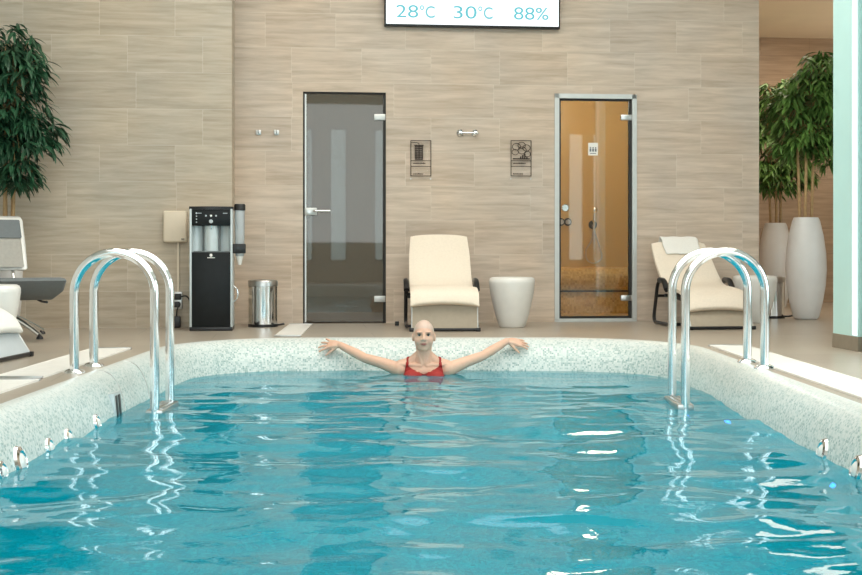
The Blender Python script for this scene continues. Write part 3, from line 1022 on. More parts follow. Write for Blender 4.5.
# chrome double robe hook between the two plates
uh, zh = wp(467.5, 133)
h = thing('robe_hook', 'chrome double robe hook bar on the wall between the two pictogram plates', 'hook', mw=at_wall(uh, zh, -0.001))
b = MB(); b.tube([(-0.075, -0.03, 0), (0.075, -0.03, 0)], 0.0085, 12); b.build('bar', 'chrome', h)
for s in (-1, 1):
    b = MB(); b.tube([(s * 0.068, 0, 0), (s * 0.068, -0.008, 0), (s * 0.068, -0.02, 0), (s * 0.068, -0.034, 0)], [0.03, 0.03, 0.016, 0.014], 20)
    b.tube(rounded_path([(s * 0.068, -0.03, -0.005), (s * 0.07, -0.05, -0.03), (s * 0.078, -0.07, -0.012)], 0.02), 0.008, 10)
    b.ellipsoid((s * 0.079, -0.071, -0.008), (0.012, 0.012, 0.012), seg=14, rings=10); b.build('hook', 'chrome', h)
for px, lab in ((258.5, 'small square steel wall hook nearer the water dispenser'), (276.5, 'small square steel wall hook nearer the smoked glass door')):
    uh, zh = wp(px, 132.5)
    h = thing('wall_hook', lab, 'hook', mw=at_wall(uh, zh, -0.001), group='small square wall hooks')
    b = MB(); b.box((-0.022, -0.008, -0.022), (0.022, 0, 0.022), bev=0.003); b.build('base_plate', 'steel', h)
    b = MB(); b.tube(rounded_path([(0, -0.006, -0.006), (0, -0.035, -0.008), (0, -0.038, 0.018)], 0.012), 0.006, 10); b.build('peg', 'steel', h)

# ivory control box with a cable, black outlet with plug
DL = -0.5
ua_, za_ = wp(164, 242.5, DL); ub_, zb_ = wp(187.3, 211, DL)
bx = thing('control_box', 'ivory plastic box on the wall left of the water dispenser', 'box', mw=at_wall((ua_ + ub_) / 2, za_, DL - 0.001))
w = (ub_ - ua_) / 2; hh = zb_ - za_
b = MB(); b.box((-w, -0.075, 0), (w, 0, hh), bev=0.016, seg=3); b.build('housing', 'ivory', bx)
b = MB(); b.tube([(0, -0.0745, hh * 0.46), (0, -0.0765, hh * 0.46)], 0.03, 24); b.build('emblem', 'ivory', bx)
b = MB(); b.box((w * 0.55, -0.0762, hh * 0.07), (w * 0.82, -0.0745, hh * 0.13)); b.build('badge', 'taupe_base', bx, smooth=0)
uo, zo = wp(179.5, 300, DL)
b = MB(); b.box((0.012, -0.02, zo - za_ + 0.06), (0.03, 0.0, 0.004)); b.build('cable_duct', 'ivory', bx, smooth=0)
so = thing('power_outlet', 'black double power outlet under the ivory box', 'outlet', mw=at_wall(uo - 0.01, zo, DL - 0.001))
b = MB(); b.box((-0.036, -0.035, -0.075), (0.036, 0, 0.07), bev=0.005); b.build('housing', 'steel', so)
for z in (-0.035, 0.03):
    b = MB(); b.tube([(0, -0.034, z), (0, -0.04, z)], 0.024, 20); b.build('socket', 'black', so)
pl = thing('power_plug', 'black plug in the outlet with a cord leading to the dispenser', 'plug', mw=at_wall(uo - 0.01, zo, DL - 0.001))
b = MB(); b.box((-0.026, -0.085, 0.004), (0.03, -0.041, 0.056), bev=0.008); b.build('plug_body', 'black', pl)
b = MB(); b.tube(smooth_path([(0.025, -0.065, 0.03), (0.07, -0.07, 0.035), (0.1, -0.07, 0.0), (0.11, -0.07, -0.05)], 6), 0.007, 8); b.build('cord', 'black', pl)
ad = thing('power_adapter', 'black adapter on a short cord on the floor under the outlet', 'adapter', mw=at_wall(uo - 0.02, 0, DL - 0.001))
zz = zo
b = MB(); b.box((-0.035, -0.09, 0.002), (0.035, -0.03, 0.1), bev=0.01); b.build('brick', 'black', ad)
b = MB(); b.tube(smooth_path([(0.0, -0.06, 0.09), (0.005, -0.06, 0.15), (0.02, -0.055, 0.19), (0.01, -0.052, zz - 0.03)], 6), 0.006, 8); b.build('cord', 'black', ad)
b = MB(); b.box((-0.02, -0.066, zz - 0.06), (0.028, -0.041, zz - 0.012), bev=0.006); b.build('plug', 'black', ad)

# ------------------------------------------------------------------ water dispenser
p = floor_pt(211, 331)
wd = thing('water_dispenser', 'black and silver free-standing water dispenser with cup tube', 'water dispenser', p, YAW)
W2, H, D = 0.171, 1.0, 0.33
for s in (-1, 1):
    b = MB(); b.box((s * W2 - (0.018 if s > 0 else 0), 0.0, 0.03), (s * W2 + (0.018 if s < 0 else 0), D, H - 0.02), bev=0.004); b.build('side_panel', 'silver', wd)
b = MB(); b.box((-W2 + 0.01, D - 0.03, 0.03), (W2 - 0.01, D, H - 0.02)); b.build('back_panel', 'silver', wd)
b = MB(); b.box((-W2, -0.005, 0), (W2, D, 0.032), bev=0.006); b.build('plinth', 'black', wd)
b = MB(); b.prism([(-W2 - 0.005, 0.03), (-W2 * 0.5, 0.0), (0, -0.012), (W2 * 0.5, 0.0), (W2 + 0.005, 0.03), (W2 + 0.005, D), (-W2 - 0.005, D)], H - 0.026, H, 'XY'); b.build('top_cover', 'black', wd)
ZD, ZP = 0.632, 0.845
b = MB(); b.box((-W2 + 0.018, 0.004, 0.03), (W2 - 0.018, 0.05, ZD), bev=0.003); fd = b.build('front_door', 'black_gloss', wd)
b = MB(); b.box((-0.03, 0.002, ZD - 0.047), (0.03, 0.0045, ZD - 0.041)); b.build('lettering', 'white', fd)
b = MB(); b.ellipsoid((0.0, 0.003, ZD - 0.024), (0.012, 0.002, 0.013), seg=14, rings=8); b.build('emblem', 'white', fd)
b = MB(); b.box((-W2 + 0.018, 0.002, ZP), (W2 - 0.018, 0.12, H - 0.024), bev=0.003); cp = b.build('control_panel', 'black_gloss', wd)
for x in (-0.04, 0.0, 0.04):
    b = MB(); b.tube([(x, 0.003, 0.925), (x, -0.001, 0.925)], 0.0075 if x else 0.009, 12); b.build('button', 'white' if x == 0 else 'panelgrey', cp)
b = MB(); b.tube([(0, 0.003, 0.88), (0, -0.002, 0.88)], 0.016, 20); b.build('dial', 'panelgrey', cp)
for i in range(4):
    b = MB(); b.tube([(-0.115, 0.003, 0.945 - i * 0.024), (-0.115, 0.0005, 0.945 - i * 0.024)], 0.0055 if i else 0.008, 10); b.build('indicator', 'panelgrey', cp)
for (xa, xb) in ((-0.105, -0.075), (0.095, 0.13)):
    b = MB(); b.box((xa, 0.0005, 0.943), (xb, 0.003, 0.948)); b.build('lettering', 'panelgrey', cp, smooth=0)
b = MB()
n = 14
pts = []
for i in range(n + 1):
    a = PI * i / n
    pts.append((-math.cos(a) * (W2 - 0.018), 0.015 + 0.07 * math.sin(a) ** 0.7))
for i in range(n, -1, -1):
    a = PI * i / n
    pts.append((-math.cos(a) * (W2 - 0.018), 0.03 + 0.07 * math.sin(a) ** 0.7))
b.prism(pts, ZD - 0.002, ZP + 0.002, 'XY'); b.build('alcove', 'silver', wd)
b = MB(); b.lathe([(0.0, ZD), (0.062, ZD), (0.062, ZP), (0.0, ZP)], 32, (0.0, 0.075, 0)); b.build('tank_cylinder', 'silver', wd)
for s in (-1, 1):
    b = MB(); b.box((s * 0.069 - 0.006, 0.045, ZD), (s * 0.069 + 0.006, 0.09, ZP)); b.build('alcove_rib', 'greypad', wd, smooth=0)
b = MB(); b.tube([(0, 0.02, ZP - 0.0), (0, 0.02, ZP - 0.03)], [0.014, 0.010], 12); b.build('spout', 'chrome', wd)
b = MB(); b.box((-W2 + 0.03, 0.008, ZD - 0.001), (W2 - 0.03, 0.06, ZD + 0.01), bev=0.003); b.build('drip_tray', 'greypad', wd)
# side cup tube
cx = W2 + 0.055
b = MB(); b.lathe([(0.034, 0.60), (0.037, 0.65), (0.041, 0.97), (0.039, 0.972), (0.035, 0.65), (0.032, 0.602)], 24, (cx, 0.06, 0)); ct = b.build('cup_tube', 'cup', wd)
b = MB(); b.lathe([(0.0, 1.022), (0.04, 1.022), (0.046, 1.012), (0.046, 0.97), (0.0, 0.965)], 24, (cx, 0.06, 0)); b.build('cap', 'black', ct)
b = MB(); b.box((W2 - 0.001, 0.012, 0.622), (cx + 0.048, 0.11, 0.7), bev=0.008); b.build('bracket', 'black', ct)
b = MB(); b.lathe([(0.0, 0.53), (0.012, 0.53), (0.029, 0.6), (0.032, 0.9), (0, 0.9)], 20, (cx, 0.06, 0)); b.build('cups', 'white', ct)
# little carry handle and hose on the right side
b = MB(); b.tube(smooth_path([(W2, 0.12, 0.36), (W2 + 0.03, 0.12, 0.33), (W2 + 0.035, 0.12, 0.27), (W2 + 0.002, 0.12, 0.22)], 6), 0.006, 8); b.build('side_handle', 'chrome', wd)
# narrow white cable duct at the wall corner
ud, zd = wp(237, 299, DL)
b = MB(); b.box((uC + 0.001, -0.48, 0.235), (uC + 0.018, -0.02, 0.265)); o = b.build('cable_trunking', 'ivory', smooth=0, mw=WALLM)
tag(o, 'short pale cable trunking on the wall corner beside the water dispenser', 'cable duct')

# ------------------------------------------------------------------ pedal bins
def pedal_bin(label, loc, rz, r=0.122, hgt=0.4):
    t = thing('pedal_bin', label, 'bin', loc, rz, 'round steel pedal bins')
    b = MB(); b.lathe([(0, 0.012), (r, 0.012), (r, hgt - 0.055), (0, hgt - 0.055)], 40); b.build('body', 'chrome', t)
    b = MB(); b.lathe([(0, 0), (r * 1.03, 0), (r * 1.03, 0.024), (0, 0.024)], 40); b.build('base', 'black', t)
    b = MB(); b.lathe([(r * 1.02, hgt - 0.058), (r * 1.03, hgt - 0.02), (r * 0.98, hgt - 0.008), (r * 0.7, hgt), (0, hgt + 0.004)], 40); b.build('lid', 'steel', t)
    b = MB(); b.tube(rounded_path([(r * 0.8, -r * 0.5, 0.02), (r * 1.15, -r * 0.8, 0.02), (r * 1.45, -r * 0.8, 0.03)], 0.02), 0.008, 8); b.box((r * 1.2, -r * 1.05, 0.02), (r * 1.5, -r * 0.6, 0.032), bev=0.004); b.build('pedal', 'black', t)
    b = MB(); b.box((-0.03, r * 0.9, hgt - 0.075), (0.03, r * 1.1, hgt - 0.02), bev=0.005); b.build('hinge', 'black', t)
    return t


pedal_bin('round steel pedal bin between the water dispenser and the smoked glass door', floor_pt(263, 326.6), YAW)
pedal_bin('round steel pedal bin behind the right white stool by the vases', floor_pt(771.5, 318), YAW)

# tiny black door stop
p = floor_pt(397, 325.5)
t = thing('door_stop', 'small black door stop on the floor left of the middle lounger', 'door stop', p, 0)
b = MB(); b.lathe([(0, 0), (0.018, 0), (0.018, 0.03), (0.014, 0.036), (0, 0.036)], 18); b.build('rubber_body', 'black', t)
b = MB(); b.lathe([(0.0, 0.036), (0.006, 0.036), (0.005, 0.04), (0, 0.041)], 12); b.build('screw_cap', 'steel', t)

# ------------------------------------------------------------------ stools
def stool(label, loc):
    t = MB()
    prof = [(0.0, 0.0), (0.102, 0.0), (0.112, 0.014), (0.136, 0.09), (0.165, 0.2), (0.185, 0.3), (0.194, 0.37), (0.194, 0.395), (0.186, 0.413), (0.168, 0.422), (0.1, 0.425), (0.0, 0.426)]
    o = t.lathe(prof, 48).build('tapered_stool', 'white', smooth=60)
    o.location = loc
    return tag(o, label, 'stool', 'white tapered stools')


stool('white rounded tapered stool right of the middle lounger', floor_pt(512, 327.2))
stool('white rounded tapered stool beside the lounger with the towel', (2.895, 11.62, 0))
stool('white rounded tapered stool cut by the left frame edge', (-2.9, 8.55, 0))

# ------------------------------------------------------------------ loungers
def lounger(label, loc, rz, width=0.53, pad='cream', panel='taupe', low=False):
    t = thing('lounge_chair', label, 'lounger', loc, rz, 'cream padded loungers with black tube frames')
    # cushion: top line from head to foot, thickness below
    line = smooth_path([(0, 0.44, 0.76), (0, 0.35, 0.64), (0, 0.19, 0.46), (0, 0.07, 0.355), (0, -0.05, 0.32), (0, -0.25, 0.33), (0, -0.42, 0.325), (0, -0.53, 0.285), (0, -0.575, 0.20)], 5)
    if low:
        line = smooth_path([(0, 0.48, 0.70), (0, 0.38, 0.60), (0, 0.21, 0.45), (0, 0.08, 0.36), (0, -0.05, 0.325), (0, -0.25, 0.315), (0, -0.42, 0.285), (0, -0.52, 0.225), (0, -0.57, 0.145)], 5)
    zs = -0.07 if low else -0.02
    yb_ = -0.625 if low else -0.572
    bm = bmesh.new()
    nseg = 10
    th = 0.062
    top, bot = [], []
    m = len(line)
    for i, q in enumerate(line):
        a = line[max(0, i - 1)]; c = line[min(m - 1, i + 1)]
        tg = (c - a).normalized()
        nrm = Vector((0, tg.z, -tg.y))          # points up / forward off the cushion
        if nrm.z < 0 and abs(tg.z) < 0.7:
            nrm = -nrm
        f = i / (m - 1)
        hw = (width / 2) * (0.98 - 0.05 * max(0, 1 - f * 6) + 0.06 * f)
        tt = th * (0.75 if i in (0, m - 1) else 1.0)
        rowt, rowb = [], []
        for k in range(nseg + 1):
            s = -1 + 2 * k / nseg
            edge = 1 - abs(s) ** 6
            crown = 0.012 * (1 - s * s) * (1 if i == 0 else 0)
            sag = 0.022 * (1 - s * s) * max(0.0, (f - 0.8) / 0.2)
            rowt.append(bm.verts.new(Vector((s * hw, q.y, q.z + crown + sag)) + nrm * tt * 0.5 * (0.45 + 0.55 * edge)))
            rowb.append(bm.verts.new(Vector((s * hw, q.y, q.z + crown + sag)) - nrm * tt * 0.5 * (0.45 + 0.55 * edge)))
        top.append(rowt); bot.append(rowb)
    for i in range(m - 1):
        for k in range(nseg):
            bm.faces.new((top[i][k], top[i][k + 1], top[i + 1][k + 1], top[i + 1][k]))
            bm.faces.new((bot[i][k + 1], bot[i][k], bot[i + 1][k], bot[i + 1][k + 1]))
        for k in (0, nseg):
            bm.faces.new((top[i][k], top[i + 1][k], bot[i + 1][k], bot[i][k]))
    for i in (0, m - 1):
        for k in range(nseg):
            bm.faces.new((top[i][k], bot[i][k], bot[i][k + 1], top[i][k + 1]))
    bmesh.ops.recalc_face_normals(bm, faces=bm.faces)
    me = bpy.data.meshes.new('cushion'); bm.to_mesh(me); bm.free()
    link('cushion', me, pad, t, smooth=70)
    hw = width / 2
    # dark support tray under the seat
    b = MB(); b.prism([(-0.47, 0.27 + zs), (0.05, 0.285 + zs * 0.4), (0.05, 0.31 + zs * 0.4), (-0.47, 0.31 + zs)], -hw + 0.03, hw - 0.03, 'YZ', bev=0.006); b.build('seat_tray', 'black', t)
    # foot panel between cushion front and floor bar
    b = MB(); b.prism([(-0.535, 0.235 + zs), (-0.52, 0.24 + zs), (yb_ + 0.007, 0.02), (yb_ - 0.008, 0.02)], -hw + 0.005, hw - 0.005, 'YZ', bev=0.003); fp = b.build('foot_panel', panel, t)
    for s in (-1, 1):
        b = MB(); b.tube([(s * (hw - 0.002), -0.528, 0.25 + zs), (s * (hw - 0.002), yb_, 0.02)], 0.0065, 10); b.build('panel_edge', 'alu', fp)
    b = MB(); b.tube([(-hw - 0.005, yb_, 0.016), (hw + 0.005, yb_, 0.016)], 0.0135, 12); b.build('floor_bar', 'black', t)
    for s in (-1, 1):
        b = MB(); b.box((s * hw - 0.02, yb_ - 0.02, 0.0), (s * hw + 0.02, yb_ + 0.02, 0.03), bev=0.006); b.build('foot', 'black', t)
    x = hw + 0.028
    for s in (-1, 1):
        b = MB()
        b.tube(rounded_path([(s * x, -0.10, 0.30), (s * x, -0.02, 0.385), (s * x, 0.14, 0.385), (s * x, 0.27, 0.02), (s * x, -0.16, 0.02)], 0.09, 7), 0.0155, 12)
        b.build('side_frame', 'black', t)
        b = MB(); b.tube(rounded_path([(s * x, -0.10, 0.315), (s * x, -0.03, 0.388), (s * x, 0.09, 0.39)], 0.06), 0.025, 12); b.build('armrest', 'black', t)
    for (yy, z_) in ((-0.16, 0.02), (-0.05, 0.285 + zs * 0.3), (0.2, 0.25)):
        b = MB(); b.tube([(-x, yy, z_), (x, yy, z_)], 0.013, 12); b.build('cross_bar', 'black', t)
    # links holding the cushion to the frame
    for s in (-1, 1):
        b = MB(); b.tube([(s * (hw - 0.05), 0.09, 0.31), (s * (hw - 0.05), 0.42 if low else 0.38, 0.62)], 0.012, 10); b.build('back_support', 'black', t)
    return t


pc = floor_pt(445.5, 331.5)
fw = Vector((sA, -cA, 0))
lounger('cream padded lounger facing the pool behind the bathing woman', pc - fw * 0.572 + Vector((0.03, 0, 0)), R(2.5))
pr = floor_pt(722, 329.8)
RR = R(8)
fr_ = Vector((math.sin(RR), -math.cos(RR), 0))
lr = pr - fr_ * 0.625
lounger('cream padded lounger with a white towel on its headrest', lr, RR, low=True)
RL = R(86)
lounger('white padded lounger with grey foot panel at the left frame edge', Vector((-2.47, 7.68, 0)) - Vector((math.sin(RL), -math.cos(RL), 0)) * 0.625, RL, pad='whitepad', panel='panelgrey', low=True)
# towel laid over the right lounger's headrest
bm = bmesh.new()
cs = smooth_path([(0, 0.545, 0.57), (0, 0.54, 0.66), (0, 0.53, 0.735), (0, 0.485, 0.766), (0, 0.438, 0.735), (0, 0.39, 0.68), (0, 0.33, 0.615)], 4)
rows = []
for i, q in enumerate(cs):
    row = []
    for k in range(9):
        s = -1 + k / 4
        wob = 0.004 * math.sin(k * 1.9 + i * 0.7)
        row.append(bm.verts.new((0.005 + s * 0.17 + 0.004 * math.sin(i * 0.9), q.y + wob, q.z + wob)))
    rows.append(row)
for A_, B_ in zip(rows, rows[1:]):
    for k in range(8):
        bm.faces.new((A_[k], A_[k + 1], B_[k + 1], B_[k]))
me = bpy.data.meshes.new('towel'); bm.to_mesh(me); bm.free()
tw = link('towel', me, 'whitecloth', smooth=60)
sm = tw.modifiers.new('solid', 'SOLIDIFY'); sm.thickness = 0.012; sm.offset = 0
sb_ = tw.modifiers.new('sub', 'SUBSURF'); sb_.levels = 1; sb_.render_levels = 1
tw.location = lr; tw.rotation_euler = (0, 0, RR)
tag(tw, 'folded white towel draped over the headrest of the right lounger', 'towel')

# ------------------------------------------------------------------ grey swivel recliner on the left
RC = R(32)
ch = thing('swivel_recliner', 'grey swivel recliner with chrome legs in front of the left plant', 'recliner', (-3.22, 9.70, 0), RC)
# local: front = -Y
b = MB()
b.prism([(0.22, 0.36), (0.2, 0.43), (-0.2, 0.43), (-0.65, 0.455), (-0.80, 0.455), (-0.83, 0.435), (-0.74, 0.35), (-0.5, 0.29), (0.1, 0.29)], -0.27, 0.27, 'YZ', bev=0.03, seg=4); b.build('seat_cushion', 'greypad', ch, smooth=60)
b = MB()
prof = [(0.215, 0.50), (0.265, 0.49), (0.43, 0.84), (0.455, 0.9), (0.42, 0.915), (0.37, 0.89), (0.30, 0.7)]
b.prism(prof, -0.27, 0.27, 'YZ', bev=0.025, seg=4); bs = b.build('back_shell', 'white', ch, smooth=60)
b = MB(); b.prism([(0.195, 0.52), (0.235, 0.53), (0.325, 0.74), (0.295, 0.75)], -0.235, 0.235, 'YZ', bev=0.01, seg=3); b.build('back_pad', 'greymesh', bs, smooth=60)
b = MB(); b.prism([(0.28, 0.745), (0.325, 0.735), (0.385, 0.87), (0.35, 0.885)], -0.24, 0.24, 'YZ', bev=0.012, seg=3); b.build('headrest', 'greypad', bs, smooth=60)
b = MB(); b.lathe([(0, 0.06), (0.05, 0.06), (0.045, 0.12), (0.035, 0.3), (0, 0.3)], 24); b.build('column', 'chrome', ch)
for s in (-1, 1):
    b = MB(); b.tube([(s * 0.16, 0.17, 0.37), (s * 0.16, 0.235, 0.44), (s * 0.16, 0.262, 0.52)], 0.014, 10); b.build('back_bracket', 'chrome', ch)
for i in range(4):
    a = R(28 + 90 * i)
    dx, dy = math.cos(a), math.sin(a)
    b = MB(); b.tube(smooth_path([(0.02 * dx, 0.02 * dy, 0.15), (0.14 * dx, 0.14 * dy, 0.15), (0.3 * dx, 0.3 * dy, 0.09), (0.42 * dx, 0.42 * dy, 0.03)], 6), 0.018, 10); lg = b.build('leg', 'chrome', ch)
    b = MB(); b.lathe([(0, 0), (0.026, 0), (0.024, 0.012), (0.01, 0.03), (0, 0.03)], 16, (0.42 * dx, 0.42 * dy, 0)); b.build('glide', 'black', lg)
b = MB(); b.tube(smooth_path([(0.2, -0.2, 0.3), (0.25, -0.22, 0.27), (0.27, -0.3, 0.265)], 5), 0.009, 8); b.build('lever', 'black', ch)

# ------------------------------------------------------------------ plants
def plant(label, loc, pot_prof, crown, stems, leafmat, seed, n_clusters=300, leaf_len=0.15, pot='vase', back=0.0):
    rnd = random.Random(seed)
    t = thing('potted_bamboo', label, 'plant', loc, 0, 'tall potted plants with drooping leaves')
    b = MB(); b.lathe(pot_prof, 48); b.build('vase', pot, t, smooth=60)
    ztop = max(z for r, z in pot_prof)
    rin = [r for r, z in pot_prof if z == ztop][-1]
    b = MB(); b.lathe([(0, ztop - 0.045), (rin + 0.012, ztop - 0.05)], 28); b.build('soil', 'soil', t)
    tops = []
    for (x0, y0, x1, y1, z1, r) in stems:
        pts = smooth_path([(x0, y0, ztop - 0.1), (x0 + (x1 - x0) * 0.3 + rnd.uniform(-.01, .01), y0 + (y1 - y0) * 0.3, ztop + (z1 - ztop) * 0.33), (x0 + (x1 - x0) * 0.65 + rnd.uniform(-.015, .015), y0 + (y1 - y0) * 0.65, ztop + (z1 - ztop) * 0.66), (x1, y1, z1)], 6)
        b = MB(); b.tube(pts, [r * (1 - 0.5 * i / (len(pts) - 1)) for i in range(len(pts))], 8); b.build('stem', 'cane', t)
        tops.append(pts)
    bm = bmesh.new()
    tw = MB()
    anchors = []
    for (cx, cy, cz, rx, ry, rz, wgt) in crown:
        for i in range(int(n_clusters * wgt)):
            while True:
                q = Vector((rnd.uniform(-1, 1), rnd.uniform(-1, 1), rnd.uniform(-1, 1)))
                if 0.25 < q.length < 1:
                    break
            anchors.append((Vector((cx + q.x * rx, cy + q.y * ry + back, cz + q.z * rz)), q))
    for (c, q) in anchors:
        if rnd.random() < 0.35:
            st_ = rnd.choice(tops); s0 = st_[rnd.randrange(len(st_) // 2, len(st_))]
            if (s0 - c).length < 0.75:
                mid = (s0 + c) / 2 + Vector((0, 0, 0.06))
                tw.tube([s0, mid, c], [0.005, 0.004, 0.002], 5)
        outw = Vector((q.x, q.y, 0))
        outw = outw.normalized() if outw.length > 0.05 else Vector((1, 0, 0))
        m = rnd.randint(5, 8)
        for j in range(m):
            a = rnd.uniform(-1.5, 1.5)
            d = Matrix.Rotation(a, 3, 'Z') @ outw
            d = (d + Vector((0, 0, rnd.uniform(-0.75, 0.35)))).normalized()
            L_ = leaf_len * rnd.uniform(0.65, 1.2)
            wd_ = L_ * rnd.uniform(0.075, 0.11)
            side = d.cross(Vector((0, 0, 1)))
            side = side.normalized() if side.length > 0.01 else Vector((1, 0, 0))
            side = (side + Vector((0, 0, rnd.uniform(-0.5, 0.5)))).normalized()
            pos = c + Vector((rnd.uniform(-.03, .03), rnd.uniform(-.03, .03), rnd.uniform(-.03, .03)))
            prev = None
            dd = d.copy()
            for s_ in range(5):
                f = s_ / 4
                ww = wd_ * (0.25, 0.9, 1.0, 0.6, 0.03)[s_]
                v = [bm.verts.new(pos - side * ww), bm.verts.new(pos + Vector((0, 0, -ww * 0.25))), bm.verts.new(pos + side * ww)]
                if prev:
                    bm.faces.new((prev[0], prev[1], v[1], v[0])); bm.faces.new((prev[1], prev[2], v[2], v[1]))
                prev = v
                dd = (dd + Vector((0, 0, -0.26))).normalized()
                pos = pos + dd * L_ / 4
    me = bpy.data.meshes.new('foliage'); bm.to_mesh(me); bm.free()
    link('foliage', me, leafmat, t, smooth=0)
    tw.build('twigs', 'cane', t)
    return t


TALL = [(0.0, 0.0), (0.10, 0.0), (0.118, 0.02), (0.15, 0.15), (0.178, 0.32), (0.188, 0.47), (0.182, 0.62), (0.16, 0.78), (0.128, 0.92), (0.112, 0.955), (0.098, 0.955), (0.098, 0.9)]
SHORT = [(r, z) for r, z in TALL]
LOW = [(0.0, 0.0), (0.10, 0.0), (0.115, 0.015), (0.14, 0.25), (0.15, 0.5), (0.148, 0.62), (0.134, 0.62), (0.13, 0.55)]
# left plant: crown between 1.1 and 2.45 m
plant('tall dark green plant with drooping leaves at the left edge', (-3.42, 10.40, 0), LOW,
      [(-0.05, 0, 2.27, 0.33, 0.3, 0.2, 0.26), (0.19, -0.05, 2.08, 0.2, 0.25, 0.2, 0.17), (0.02, 0, 1.75, 0.36, 0.3, 0.28, 0.28),
       (0.22, 0, 1.56, 0.25, 0.26, 0.19, 0.16), (0.16, 0, 1.28, 0.14, 0.22, 0.16, 0.14), (-0.22, 0, 1.7, 0.22, 0.24, 0.3, 0.14), (-0.02, -0.05, 1.62, 0.25, 0.2, 0.2, 0.12)],
      [(-0.05, 0.02, -0.05, 0.05, 2.2, 0.018), (0.02, -0.05, 0.05, -0.02, 2.1, 0.018), (0.05, 0.04, 0.09, 0.0, 1.95, 0.017), (0.08, -0.02, 0.13, 0.03, 2.2, 0.016), (0.0, 0.06, 0.02, 0.04, 2.3, 0.015)],
      'leaf', 3, 400, 0.155, back=-0.11)
# right plants in the recess
pbig = floor_pt(806, 319.3)
plant('tall green plant in the larger white vase in front of the recess', pbig, TALL,
      [(0.05, 0, 2.12, 0.24, 0.26, 0.24, 0.26), (-0.16, 0.05, 1.95, 0.16, 0.24, 0.22, 0.15), (0.22, 0, 1.85, 0.2, 0.26, 0.42, 0.24), (-0.02, 0, 1.68, 0.28, 0.28, 0.2, 0.2), (0.14, 0.0, 2.36, 0.2, 0.2, 0.14, 0.12)],
      [(-0.055, 0, -0.1, 0.02, 2.2, 0.016), (-0.02, -0.03, 0.0, 0, 2.3, 0.016), (0.055, 0.02, 0.1, 0, 2.2, 0.016)],
      'leaf_warm', 11, 400, 0.16)
psm = floor_pt(775.5, 307.5)
plant('green plant in the smaller vase at the back of the recess', psm, SHORT,
      [(0.0, 0, 2.0, 0.34, 0.3, 0.4, 0.5), (0.02, 0, 1.52, 0.4, 0.3, 0.2, 0.4), (0.0, 0, 2.4, 0.3, 0.25, 0.2, 0.15)],
      [(-0.05, 0, -0.1, 0.02, 2.3, 0.016), (0.0, -0.03, 0.0, 0, 2.4, 0.016), (0.06, 0.02, 0.1, 0, 2.3, 0.016)],
      'leaf_warm', 21, 300, 0.18)

# ------------------------------------------------------------------ teal column and glazed door on the right
A0 = floor_pt(832, 347)
dF, dX = Vector((sA, -cA, 0)), Vector((cA, sA, 0))
CM = Matrix.Translation(A0) @ Matrix.Rotation(YAW, 4, 'Z')       # local -Y towards the pool front, +X to the right
LC = 0.40
b = MB(); b.box((0.006, -LC + 0.006, 0), (0.55, -0.006, HZ)); struct(b.build('wall_column', 'teal_wall', smooth=0, mw=CM))
b = MB(); b.box((0, -LC, 0), (0.556, 0, 0.094), bev=0.003); struct(b.build('baseboard_column', 'taupe_base', smooth=0, mw=CM))
b = MB(); b.box((-0.004, -LC + 0.018, 0.1), (0.0065, -LC + 0.075, HZ)); struct(b.build('trim_4', 'strip', smooth=0, mw=CM))
B0 = A0 + dF * LC
cx1, cy = B0.x + 0.0, B0.y - 0.14
b = MB()
b.box((cx1 + 0.021, cy + 0.02, 0), (cx1 + 0.085, cy + 0.09, HZ)); b.box((cx1 + 0.085, cy + 0.02, 2.25), (XR, cy + 0.09, 2.32)); b.box((XR - 0.07, cy + 0.02, 0), (XR, cy + 0.09, HZ))
b.box((cx1 + 1.0, cy + 0.02, 0), (cx1 + 1.07, cy + 0.09, 2.25)); b.box((cx1 + 1.07, cy + 0.02, 0), (XR, cy + 0.09, 0.1))
d3 = struct(b.build('door_3', 'teal_wall', smooth=0))
b = MB(); b.box((cx1 + 0.085, cy + 0.045, 0.02), (cx1 + 1.0, cy + 0.055, 2.25)); b.box((cx1 + 1.07, cy + 0.045, 0.1), (XR - 0.07, cy + 0.055, 2.25)); b.box((cx1 + 0.085, cy + 0.045, 2.32), (XR - 0.07, cy + 0.055, HZ)); b.build('pane', 'pane', d3, smooth=0)
for z in (0.06, 0.6, 1.9):
    b = MB(); b.box((cx1 + 0.012, cy + 0.0, z - 0.03), (cx1 + 0.04, cy + 0.021, z + 0.03), bev=0.003); b.build('hinge', 'steel', d3)

# recessed ceiling lamps
k = 0
for (x, y) in ((-1.2, 10.2), (1.2, 10.2), (-1.2, 7.4), (1.2, 7.4), (-1.2, 4.6), (1.2, 4.6), (-3.4, 8.8), (3.4, 8.8)):
    lab = 'round recessed ceiling lamp over the pool hall'
    t = thing('ceiling_lamp', lab, 'ceiling lamp', (x, y, HZ), 0, 'round recessed ceiling lamps')
    b = MB(); b.lathe([(0.085, -0.006), (0.115, -0.008), (0.12, 0.0), (0.085, 0.0)], 28); b.build('ring', 'white', t)
    b = MB(); b.lathe([(0, -0.003), (0.085, -0.003), (0.085, -0.001), (0, -0.001)], 28); b.build('lens', 'lamp', t)

